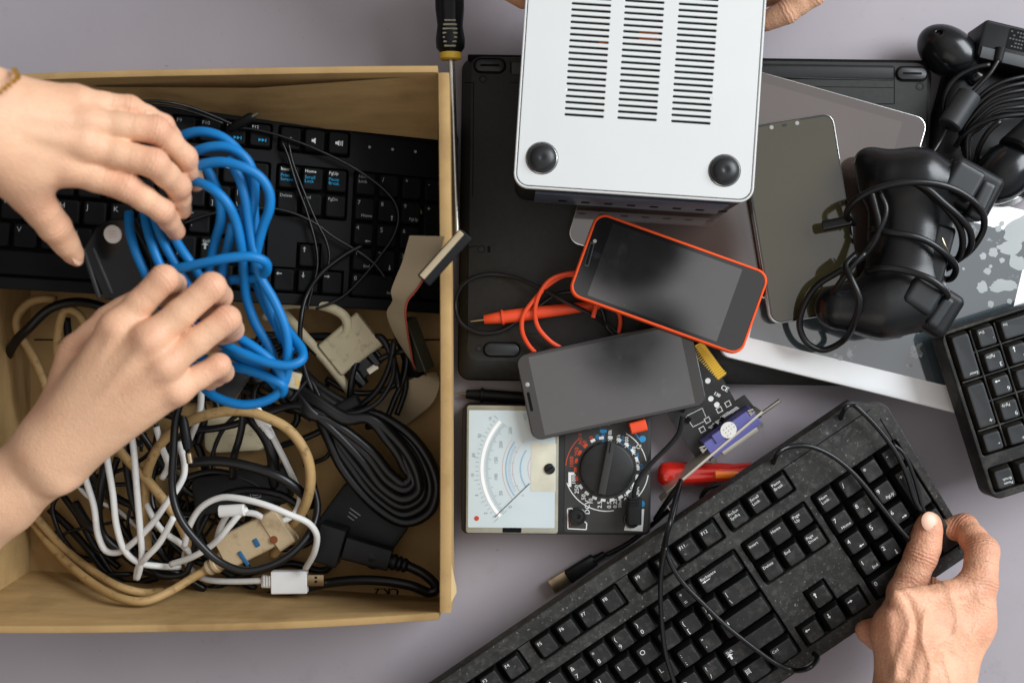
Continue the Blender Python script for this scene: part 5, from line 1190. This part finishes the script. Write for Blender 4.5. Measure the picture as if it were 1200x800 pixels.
mb = MB(); A, B = P(333, 456, 60), P(372, 490, 52); mb.lathe(A, B-A, [(0, 3), (4, 4), (8, 4), (8.4, 3), (11, 4.2), (11.4, 3), (14, 4.2), (14.4, 3), (18, 4), (30, 3)], 14); wobj('strain_relief', mb, M['blackmatte'], pw)
# cord with square plug at the front
pq = thing('power_cable', 'black power cord with a square socket plug looping along the front of the box', 'power cable', loc=P(430, 680, 5))
tubes(pq, 'cord', [[(195, 690, 14), (215, 703, 14), (245, 707, 14), (270, 706, 16), (307, 700, 20), (357, 688, 30), (407, 680, 40), (445, 680, 44), (482, 686, 44), (504, 694, 42), (512, 690, 42), (508, 682, 42), (495, 671, 42), (476, 662, 42)]], 3.9, M['blackcable'], 10)
mb = MB(); A, B = P(478, 663, 42), P(440, 652, 42); mb.lathe(A, B-A, [(0, 4), (2, 5.6), (4, 5.6), (4.3, 4.4), (6, 6), (8, 6), (8.3, 4.8), (10, 6.4), (12.5, 6.4), (13, 5.4), (30, 8)], 18); wobj('strain_relief', mb, M['blackp'], pq)
mb = MB(); mb.bar(P(458, 655, 42), P(404, 640, 42), 17, 14, 2, taper=1.05); mb.bar(P(402, 641, 43), P(372, 632, 43), 30, 22, 2.); wobj('plug', mb, M['blackp'], pq)
# adapters and plugs
def brick(label, bl_, br_, tl_, t_, mat_, ink=True):
    fr, w, h = pxframe(bl_, br_, tl_); th = thing('power_adapter', label, 'adapter', fr); obj('case', slab_body(fr, w, h, t_, 7, 3), mat_, th)
    return th, fr, w, h
th, fr, w, h = brick('charcoal power adapter brick under the tied power cord', (366, 618, 30), (440, 672, 30), (408, 560, 30), 24, M['slate'])
mb = MB()
for i in range(3): mb.prism(rrect(-w/2+20, h/2-18-i*3, 10-i*2, .7, .1, 1), .01, .1)
for j in range(4): mb.prism(rrect(w/2-24+j*2.6, -h/2+15+(j % 3)*.8, 1.2, 1.6, .1, 1), .01, .1)
obj('rating_print', mb, M['dimink'], th)
th, fr, w, h = brick('black adapter with a square symbol beside the arching white cable', (228, 606, 48), (340, 590, 48), (222, 560, 48), 24, M['blackp'])
mb = MB()
c = L2(fr, 299, 577)
for k, t_ in ((7.5, .6), (4, .6)):
    for s_ in (-1, 1): mb.prism(rrect(c[0]+s_*k/2, c[1], t_, k, .05, 1), .02, .12); mb.prism(rrect(c[0], c[1]+s_*k/2, k, t_, .05, 1), .02, .12)
obj('symbol', mb, M['dimink'], th)
th, fr, w, h = brick('beige plug block with rounded corners under the loops of cable', (240, 532, 30), (312, 528, 30), (236, 488, 30), 22, M['cream'])
mb = MB(); mb.bar((-w/2+8, 0, 0), (w/2-8, 0, 0), 2, 1, .3); obj('moulded_rib', mb, M['cream'], th)
mb = MB(); mb.bar(P(264, 462, 118), P(282, 434, 122), 15, 10, 1.2); ub = thing('usb_plug', 'grey black usb plug with a metal shell below the lower hand', 'plug', loc=P(272, 450, 112))
wobj('housing', mb, M['greyplug'], ub); mb = MB(); mb.bar(P(270, 440, 118), P(255, 428, 124), 12, 5, .4, ch=.2); wobj('shell', mb, M['tin'], ub); 
mb = MB(); A, B = P(214, 488, 90), P(221, 530, 88); sj = thing('barrel_plug', 'slim black barrel plug with a silver tip hanging by the tan loop', 'plug', loc=P(220, 520, 80))
mb.lathe(A, B-A, [(0, 2.4), (4, 3.6), (18, 3.8), (24, 3.2)], 14); wobj('housing', mb, M['blackp'], sj); mb = MB().cyl(B, B+(B-A).normalized()*8, 2.6, n=14, ch=.4); wobj('tip', mb, M['tin'], sj)
mb = MB(); q = P(488, 249, 24); mb.prism(rrect(q.x, q.y, 8.5, 5, .4, 2, .35), 23.5, 24.2); tag(wobj('tape_scrap', mb, M['tape']), 'small brown scrap of tape on the number pad of the boxed keyboard', 'tape')
# black gadget with round sticker, pinched by the upper hand's thumb
frE, EW, EH = pxframe((112, 345, 142), (188, 336, 146), (104, 262, 150))
gd = thing('card_reader', 'black plastic gadget with a round white sticker held under the upper hand', 'gadget', frE)
pts = [L2(frE, *q) for q in ((96, 292), (112, 265), (128, 257), (152, 256), (178, 300), (180, 345), (140, 352), (122, 352))]
cE = (sum(p[0] for p in pts)/8, sum(p[1] for p in pts)/8); sE = lambda k, z: [(cE[0]+(p[0]-cE[0])*k, cE[1]+(p[1]-cE[1])*k, z) for p in pts]
mb = MB().loft([sE(.9, -22), sE(.97, -20), sE(1, -3), sE(.98, -1), sE(.95, 0)]); obj('case', mb, M['blackgloss'], gd)
c = L2(frE, 132, 274.5, .3); mb = MB().lathe((c[0], c[1], 0), (0, 0, 1), [(0, 6.2), (.4, 6.1)], 28); st_ = obj('sticker', mb, M['paper'], gd)
mb = MB()
for i in range(3): mb.bar((c[0]-2.6, c[1]+1.8-i*1.8, .5), (c[0]+2.6, c[1]+1.8-i*1.8, .5), .6, .1, .02, ch=.01)
obj('print', mb, M['ltred'], st_)
mb = MB()
for (a, b) in (((97, 291), (116, 350)), ((108, 290), (131, 345))):
    A, B = L2(frE, *a), L2(frE, *b); mb.bar((A[0], A[1], -1), (B[0], B[1], -1), 3.4, 3, 1.4)
obj('metal_ridge', mb, M['greyplug'], gd)

# ------------------------------------------------------------------ hands
JOINTS = []
def finger(js, rs_, k=2.5):
    """joints [(px,py,z)..] radii -> list of cones with slight knuckle swellings"""
    q = [P(*j) for j in js]; out = []
    for i in range(len(q)):
        a = (q[min(i+1, len(q)-1)]-q[max(i-1, 0)]).normalized()
        JOINTS.append((q[i], a, rs_[i], 0 < i < len(q)-1, i == len(q)-1))
    for i in range(len(q)-1):
        a, b = q[i], q[i+1]; m_ = a.lerp(b, .5); rm_ = (rs_[i]+rs_[i+1])/2*.95
        out += [(cone(a, rs_[i], m_, rm_), k), (cone(m_, rm_, b, rs_[i+1]), k)]
    return out
def nail(mb, c, d, up, w, l, t_=.9):
    d = Vector(d).normalized(); up = Vector(up); up = (up-d*up.dot(d)).normalized(); s_ = d.cross(up)
    Mx = Matrix((s_, d, up)).transposed()
    mb.ball(c, w, l, t_, 18, Mx)
def limb(name, mb, mat_, parent, joints):
    o = wobj(name, mb, mat_, parent, sharp=None); V = np.array(mb.v); m = len(V)
    crs = np.full(m, 20.); fl = np.zeros(m)
    for q, a, r, mid, tip in joints:
        d = V-np.array(q); dist = np.sqrt((d*d).sum(1)); s_ = d @ np.array(a)
        if mid:
            k = (dist < r*1.75) & (np.abs(s_) < np.abs(crs)); crs[k] = s_[k]
        fl = np.maximum(fl, np.exp(-(dist/(r*1.35))**2)*(1. if tip else .85))
    for nm, arr in (('crease', crs), ('flush', fl)):
        at = o.data.attributes.new(nm, 'FLOAT', 'POINT'); at.data.foreach_set('value', arr.astype(np.float32))
    return o
def skin_nodes(m, flushcol, famt, wr, mid, fine, vs=260):
    nt = m.node_tree; N = nt.nodes; L = nt.links; b = N['Principled BSDF']
    src = b.inputs['Base Color'].links[0].from_socket
    fa = N.new('ShaderNodeAttribute'); fa.attribute_name = 'flush'; ca = N.new('ShaderNodeAttribute'); ca.attribute_name = 'crease'
    tc = N.new('ShaderNodeTexCoord')
    def noise(sc, det=4, rough=.6):
        n_ = N.new('ShaderNodeTexNoise'); n_.inputs['Scale'].default_value = sc; n_.inputs['Detail'].default_value = det; n_.inputs['Roughness'].default_value = rough
        L.new(tc.outputs['Object'], n_.inputs['Vector']); return n_.outputs['Fac']
    def mth(op, a, b_=None):
        n_ = N.new('ShaderNodeMath'); n_.operation = op
        for i, v in enumerate((a, b_)):
            if v is None: continue
            if isinstance(v, (int, float)): n_.inputs[i].default_value = v
            else: L.new(v, n_.inputs[i])
        return n_.outputs[0]
    mx = N.new('ShaderNodeMix'); mx.data_type = 'RGBA'; L.new(mth('MULTIPLY', fa.outputs['Fac'], mth('MULTIPLY', noise(70), famt*2)), mx.inputs['Factor'])
    L.new(src, mx.inputs['A']); mx.inputs['B'].default_value = flushcol+(1,)
    # wrinkle lines across the finger joints
    w1 = mth('SINE', mth('ADD', mth('MULTIPLY', ca.outputs['Fac'], 2.3), mth('MULTIPLY', noise(150, 3), 7.)))
    env = mth('EXPONENT', mth('MULTIPLY', mth('MULTIPLY', ca.outputs['Fac'], ca.outputs['Fac']), -.055))
    wl = mth('MULTIPLY', mth('MULTIPLY', mth('ADD', w1, -.2), env), wr)
    dark = N.new('ShaderNodeMix'); dark.data_type = 'RGBA'; L.new(mth('MULTIPLY', mth('MAXIMUM', mth('MULTIPLY', wl, -1.), 0.), .35/max(wr, .01)*min(wr, 1)), dark.inputs['Factor'])
    L.new(mx.outputs['Result'], dark.inputs['A']); dark.inputs['B'].default_value = tuple(c*.35 for c in flushcol)+(1,)
    L.new(dark.outputs['Result'], b.inputs['Base Color'])
    vo = N.new('ShaderNodeTexVoronoi'); vo.inputs['Scale'].default_value = vs*3; L.new(tc.outputs['Object'], vo.inputs['Vector'])
    hgt = mth('ADD', mth('ADD', mth('MULTIPLY', noise(vs, 5, .65), mid), mth('MULTIPLY', vo.outputs['Distance'], fine)), wl)
    bp = N.new('ShaderNodeBump'); bp.inputs['Strength'].default_value = .55; bp.inputs['Distance'].default_value = .0007
    L.new(hgt, bp.inputs['Height']); L.new(bp.outputs['Normal'], b.inputs['Normal'])
skin_nodes(M['skin'], hx('c98068'), .55, .3, .8, .6, 230)
skin_nodes(M['skin2'], hx('bd6c52'), .6, .55, 1.5, .9, 170)
# person on the left: both hands
def two_hands():
    A_body = [(cone(P(-150, 60, 262), 26, P(-60, 106, 250), 23), 0), (cone(P(-150, 84, 258), 26, P(-56, 136, 246), 22), 10),
      (cone(P(-60, 106, 250), 21, P(-10, 118, 240), 17), 12), (cone(P(-56, 136, 246), 20, P(-8, 165, 238), 19), 12),
      (cone(P(-14, 116, 240), 15, P(88, 118, 218), 9), 12), (cone(P(-14, 124, 240), 16, P(98, 142, 220), 10.4), 12), (cone(P(-14, 138, 240), 18, P(96, 168, 219), 11), 12), (cone(P(-10, 160, 238), 18, P(76, 194, 215), 11), 12), (cone(P(-12, 178, 234), 18, P(34, 200, 222), 16), 12),
      (cone(P(10, 150, 228), 12, P(70, 160, 210), 9), 10)]
    ten = [(cone(P(38, 121, 238), 1.2, P(84, 118, 224), 1.8), 6), (cone(P(36, 137, 243), 1.2, P(94, 142, 228), 2.), 6), (cone(P(34, 156, 243), 1.2, P(92, 168, 227), 2.), 6), (cone(P(28, 178, 241), 1.2, P(74, 193, 223), 2.), 6)]
    kn = [(ell(P(92, 118, 222), (6.5, 6, 5)), 5), (ell(P(100, 142, 225), (7, 6.5, 5.5)), 5), (ell(P(98, 169, 225), (7.5, 7, 6)), 5), (ell(P(79, 195, 221), (7.5, 7, 6)), 5)]
    G = [(0, A_body+ten+kn),
      (7., finger([(78, 196, 214), (148, 219, 206), (190, 247, 186), (206, 271, 164)], [10.4, 8.9, 7.7, 6.3])),
      (7., finger([(96, 170, 217), (180, 191, 208), (209, 218, 186), (213, 246, 165)], [10.4, 9.1, 7.9, 6.4])),
      (7., finger([(98, 144, 218), (183, 152, 206), (217, 184, 186), (229, 214, 166)], [10, 8.6, 7.5, 6.2])),
      (7., finger([(88, 119, 216), (152, 126, 203), (192, 146, 186), (210, 172, 170)], [8.8, 7.4, 6.4, 5.4])),
      (9., finger([(0, 190, 228), (36, 229, 212), (64, 266, 192), (85, 296, 172)], [15, 11.8, 9.6, 7.], 5)+[(cone(P(80, 290, 178), 7, P(90, 305, 168), 4.2), 3)]),
      ]
    a = grow(G, 1.35)
    B_body = [(cone(P(-90, 640, 150), 27, P(0, 574, 163), 20.5), 0), (cone(P(-90, 665, 146), 26, P(6, 592, 158), 19), 10), (cone(P(0, 568, 163), 19, P(55, 522, 172), 17), 12), (cone(P(6, 588, 160), 18, P(70, 545, 168), 16), 12),
      (cone(P(55, 520, 172), 16, P(136, 384, 196), 10.2), 12), (cone(P(58, 525, 174), 17, P(174, 398, 200), 11), 12), (cone(P(64, 532, 174), 17, P(192, 428, 196), 10.4), 12), (cone(P(70, 542, 170), 16, P(206, 457, 186), 9.2), 12), (cone(P(66, 500, 165), 16, P(92, 430, 168), 13), 12),
      (cone(P(110, 470, 172), 14, P(170, 430, 176), 12), 12)]
    ten = [(cone(P(80, 500, 188), 1.6, P(136, 388, 205), 1.8), 5), (cone(P(82, 510, 190), 1.8, P(172, 402, 210), 2.), 5), (cone(P(86, 516, 190), 1.7, P(190, 430, 205), 2.), 5), (cone(P(90, 526, 186), 1.5, P(204, 459, 194), 1.8), 5)]
    kn = [(ell(P(138, 382, 201), (7, 6.5, 5.5)), 5), (ell(P(176, 397, 206), (7.5, 7, 5.5)), 5), (ell(P(194, 427, 201), (7, 6.5, 5.5)), 5), (ell(P(208, 457, 191), (6, 6, 5)), 5), (ell(P(66, 560, 178), (10, 10, 7)), 8)]
    G = [(0, B_body+ten+kn),
      (7., finger([(137, 384, 195), (192, 327, 196), (204, 333, 174), (192, 350, 156)], [10, 8.9, 7.6, 6.3])),
      (7., finger([(176, 398, 199), (248, 336, 192), (258, 347, 170), (240, 366, 152)], [10.4, 9.1, 7.8, 6.4])),
      (7., finger([(194, 427, 195), (266, 374, 186), (272, 386, 165), (252, 402, 148)], [9.8, 8.7, 7.5, 6.2])),
      (7., finger([(208, 456, 186), (256, 428, 178), (262, 436, 160), (246, 448, 144)], [8.8, 7.8, 6.6, 5.6])),
      (9., finger([(84, 470, 166), (92, 412, 164), (128, 376, 150), (158, 352, 140)], [14, 11.5, 9.5, 7.5], 5))]
    b = grow(G, 1.35)
    return a, b
jn0 = len(JOINTS)
pl_ = thing('person', 'person reaching in from the left with two pale hands gripping the blue cable', 'person', loc=P(0, 350, 150))
for q in two_hands(): limb('arm', q, M['skin'], pl_, JOINTS)
mb = MB(); pts = [P(17, 82, 246), P(20, 92, 262), P(10, 100, 266), P(-6, 113, 270), P(-20, 126, 268), P(-32, 138, 262)]
pts = smooth_path(pts, 2.6)
for i, q in enumerate(pts):
    mb.ball(q, 1.9, 1.5, 1.6, 8)
wobj('bracelet', mb, M['gold'], pl_)
mb = MB(); nail(mb, P(90, 301, 175), P(90, 308, 168)-P(80, 288, 178), (.7, .4, .8), 4.2, 6.5); wobj('fingernail', mb, M['nail'], pl_)
# older hand at the lower right
def right_hand():
    zt_ = kz(1085, 640)-6
    Bd = [(cone(P(1085, 980, 110), 33, P(1080, 850, 104), 29), 0), (cone(P(1060, 980, 110), 30, P(1058, 850, 104), 25), 10), (cone(P(1105, 860, 100), 22, P(1090, 800, 96), 22), 10),
      (cone(P(1080, 840, 104), 24, P(1064, 745, 98), 20), 14), (cone(P(1090, 830, 98), 24, P(1138, 728, 82), 13), 14), (cone(P(1092, 830, 90), 22, P(1128, 752, 66), 13), 14), (cone(P(1080, 820, 94), 26, P(1100, 740, 84), 20), 14), (cone(P(1060, 800, 96), 20, P(1052, 735, 96), 15), 12), (cone(P(1066, 706, 98), 11, P(1132, 695, 86), 12), 10), (cone(P(1070, 745, 96), 18, P(1128, 735, 84), 17), 12)]
    ten = [(cone(P(1098, 820, 116), 1.6, P(1136, 735, 92), 1.8), 6), (cone(P(1070, 830, 124), 1.8, P(1062, 720, 108), 1.8), 6), (cone(P(1085, 800, 118), 1.5, P(1100, 748, 103), 1.5), 6), (cone(P(1050, 790, 115), 1.2, P(1072, 742, 113), 1.2), 5), (cone(P(1112, 770, 100), 1.2, P(1095, 712, 96), 1.2), 5)]
    kn = [(ell(P(1147, 727, 84), (9, 10, 9)), 6), (ell(P(1056, 702, 104), (8, 9, 6)), 6)]
    zz = zt_+10
    G = [(0, Bd+ten+kn),
      (11., finger([(1050, 742, 97), (1060, 695, zz+4), (1079, 652, zz+2), (1087, 622, zz)], [14.5, 12.4, 11.6, 10.6], 4)+[(cone(P(1085, 640, zz), 11.2, P(1089, 613, zz-1), 9.), 3)]),
      (11., finger([(1138, 728, 82), (1148, 682, 82), (1151, 645, 72), (1130, 617, 46), (1100, 622, 36)], [14, 12.2, 11.6, 9.6, 8.5], 4)),
      (11., finger([(1126, 748, 66), (1120, 705, 50), (1090, 690, 40), (1060, 695, 38)], [12, 10.5, 9.4, 8.4])),
      (11., finger([(1110, 770, 62), (1085, 735, 44), (1050, 728, 38), (1014, 738, 44)], [11, 9.8, 8.8, 7.8])),
      (11., finger([(1090, 790, 66), (1060, 770, 48), (1040, 760, 42), (1015, 742, 42)], [10, 8.8, 8, 7.2]))]
    vz = lambda pts: [P(a, b, 112) for a, b in pts]
    RD = [(vz([(1040, 810), (1050, 765), (1064, 728)]), 2.2, 1.2, 92), (vz([(1072, 820), (1084, 775), (1076, 742), (1086, 716)]), 2.2, 1.3, 92), (vz([(1112, 800), (1104, 765), (1124, 738)]), 2., 1.0, 80),
          (vz([(1130, 790), (1136, 760), (1150, 738)]), 2., .9, 70), (vz([(1084, 775), (1098, 752), (1110, 748)]), 1.8, .8, 92), (vz([(1056, 690), (1071, 714), (1068, 750), (1060, 785)]), 3., -1.8, 92), (vz([(1086, 682), (1097, 692), (1114, 692)]), 2.2, -1.3, 80),
          (vz([(1044, 720), (1042, 760), (1050, 800)]), 3.5, 1.2, 90), (vz([(1120, 702), (1128, 724), (1118, 760)]), 3., 1., 80), (vz([(1150, 700), (1140, 708), (1130, 706)]), 1.6, -.8, 76), (vz([(1070, 636), (1080, 640), (1095, 634)]), 1.3, -.7, 80), (vz([(1068, 652), (1080, 655), (1094, 650)]), 1.4, -.8, 80), (vz([(1066, 658), (1078, 662), (1092, 657)]), 1.2, -.6, 80), (vz([(1074, 626), (1085, 630), (1100, 626)]), 1.2, -.5, 80)]
    return grow(G, 1.2, ridges=RD), zz
rhm, zz = right_hand()
pr_ = thing('person', 'person at the lower right whose weathered hand pinches the dusty keyboard, thumb on top', 'person', loc=P(1090, 760, 40))
limb('arm', rhm, M['skin2'], pr_, JOINTS)
mb = MB(); nail(mb, P(1089.5, 611, zz+7.4), P(1090, 600, zz-3)-P(1085, 636, zz+4), (0.1, .05, 1), 7.0, 7.6, 1.9); wobj('fingernail', mb, M['nail'], pr_)
# person at the top edge
def top_hands():
    Lh = [(0, [(cone(P(470, -220, 110), 30, P(520, -120, 104), 26), 0), (cone(P(520, -120, 104), 26, P(550, -75, 98), 18), 12)]),
          (8., finger([(548, -78, 98), (575, -40, 88), (596, -14, 80), (613, -1, 74)], [10.5, 9.4, 8.6, 7.4])), (8., finger([(556, -90, 98), (590, -60, 80), (620, -30, 60), (640, -12, 46)], [10.5, 9.4, 8.6, 7.4])),
          (8., finger([(560, -104, 94), (600, -85, 74), (630, -60, 52), (655, -45, 44)], [10, 9, 8, 7.])), (8., finger([(560, -118, 90), (600, -108, 66), (628, -92, 50), (650, -80, 44)], [9, 8, 7.2, 6.4])), (10., finger([(530, -90, 108), (575, -70, 114), (610, -60, 112), (640, -52, 108)], [13, 11, 9.6, 8]))]
    Rh = [(0, [(cone(P(1090, -220, 110), 30, P(1030, -110, 104), 26), 0), (cone(P(1030, -110, 104), 26, P(990, -60, 98), 18), 12)]),
          (8., finger([(985, -55, 96), (952, -8, 86), (922, 14, 80), (898, 25, 74)], [11, 9.8, 8.8, 7.6])), (8., finger([(975, -68, 96), (940, -30, 78), (912, -8, 68), (890, -2, 60)], [10.5, 9.4, 8.6, 7.4])),
          (8., finger([(970, -84, 92), (930, -60, 68), (900, -45, 52), (878, -40, 44)], [10, 9, 8, 7.])), (8., finger([(975, -100, 90), (935, -84, 64), (905, -75, 50), (885, -70, 44)], [9, 8, 7.2, 6.4])), (10., finger([(1010, -80, 108), (960, -60, 114), (925, -52, 112), (895, -46, 108)], [13, 11, 9.6, 8]))]
    return grow(Lh, 1.6), grow(Rh, 1.6)
pt_ = thing('person', 'person at the top edge whose fingertips hold up the silver vented device', 'person', loc=P(760, -60, 60))
for q in top_hands(): limb('arm', q, M['skin'], pt_, JOINTS)

# ------------------------------------------------------------------ camera, light, world
cam = bpy.data.cameras.new('camera'); co = bpy.data.objects.new('camera', cam); COL.objects.link(co)
co.location = (0, 0, H*MM); cam.sensor_width = 36; cam.lens = 36*F/1200; cam.clip_start = .05; cam.clip_end = 50
cam.dof.use_dof = True; cam.dof.focus_distance = (H-58)*MM; cam.dof.aperture_fstop = 4.0
SC.camera = co
def area(name, loc, target, size, power, color):
    l = bpy.data.lights.new(name, 'AREA'); l.size = size; l.energy = power; l.color = color
    o = bpy.data.objects.new(name, l); COL.objects.link(o); o.location = loc
    o.rotation_euler = (Vector(target)-Vector(loc)).to_track_quat('-Z', 'Y').to_euler(); return o
area('window_light', (1.9, .9, 1.5), (0, 0, 0), 1.5, 95, (.9, .95, 1.))
area('fill_light', (-.6, -1.7, 1.7), (0, 0, 0), 1.4, 5, (1., .93, .85))  # added weak warm fill from the lower left, not a lamp of the room
w = bpy.data.worlds.new('World'); SC.world = w; w.use_nodes = True
nt = w.node_tree; N = nt.nodes; L = nt.links; bg = N['Background']
tcw = N.new('ShaderNodeTexCoord'); sep = N.new('ShaderNodeSeparateXYZ'); L.new(tcw.outputs['Generated'], sep.inputs[0])
rp = N.new('ShaderNodeValToRGB'); mr = N.new('ShaderNodeMapRange'); mr.inputs['From Min'].default_value = -1; mr.inputs['From Max'].default_value = 1
L.new(sep.outputs['X'], mr.inputs['Value']); L.new(mr.outputs[0], rp.inputs['Fac'])
e = rp.color_ramp.elements; e[0].position = 0; e[0].color = (.22, .20, .185, 1); e[1].position = 1; e[1].color = (1.0, 1.06, 1.15, 1)
x = rp.color_ramp.elements.new(.5); x.color = (.72, .68, .66, 1)
# the photographer and camera overhead read as one soft dark patch of the ceiling
vs_ = N.new('ShaderNodeVectorMath'); vs_.operation = 'DISTANCE'; vs_.inputs[1].default_value = (.098, .098, .99)
L.new(tcw.outputs['Generated'], vs_.inputs[0])
m2 = N.new('ShaderNodeMapRange'); m2.interpolation_type = 'SMOOTHSTEP'; m2.inputs['From Min'].default_value = .042; m2.inputs['From Max'].default_value = .068; m2.inputs['To Min'].default_value = .03; m2.inputs['To Max'].default_value = 1
L.new(vs_.outputs['Value'], m2.inputs['Value'])
m3 = N.new('ShaderNodeMapRange'); m3.interpolation_type = 'SMOOTHSTEP'; m3.inputs['From Min'].default_value = .55; m3.inputs['From Max'].default_value = 1.; m3.inputs['To Min'].default_value = .55; m3.inputs['To Max'].default_value = 1.75
L.new(sep.outputs['Z'], m3.inputs['Value'])
vs2 = N.new('ShaderNodeVectorMath'); vs2.operation = 'DISTANCE'; vs2.inputs[1].default_value = (.115, .004, .99); L.new(tcw.outputs['Generated'], vs2.inputs[0])
m4 = N.new('ShaderNodeMapRange'); m4.interpolation_type = 'SMOOTHSTEP'; m4.inputs['From Min'].default_value = .02; m4.inputs['From Max'].default_value = .055; m4.inputs['To Min'].default_value = .1; m4.inputs['To Max'].default_value = 1
L.new(vs2.outputs['Value'], m4.inputs['Value'])
m5 = N.new('ShaderNodeMath'); m5.operation = 'MULTIPLY'; L.new(m2.outputs[0], m5.inputs[0]); L.new(m4.outputs[0], m5.inputs[1]); m2 = m5
mm3 = N.new('ShaderNodeMath'); mm3.operation = 'MULTIPLY'; L.new(m2.outputs[0], mm3.inputs[0]); L.new(m3.outputs[0], mm3.inputs[1])
mx = N.new('ShaderNodeVectorMath'); mx.operation = 'SCALE'; L.new(rp.outputs['Color'], mx.inputs[0]); L.new(mm3.outputs[0], mx.inputs['Scale'])
L.new(mx.outputs[0], bg.inputs['Color']); bg.inputs['Strength'].default_value = .66
SC.view_settings.view_transform = 'Standard'; SC.view_settings.look = 'None'; SC.view_settings.exposure = 0; SC.view_settings.gamma = 1
SC.render.engine = 'CYCLES'; SC.cycles.use_denoising = True; SC.cycles.max_bounces = 8
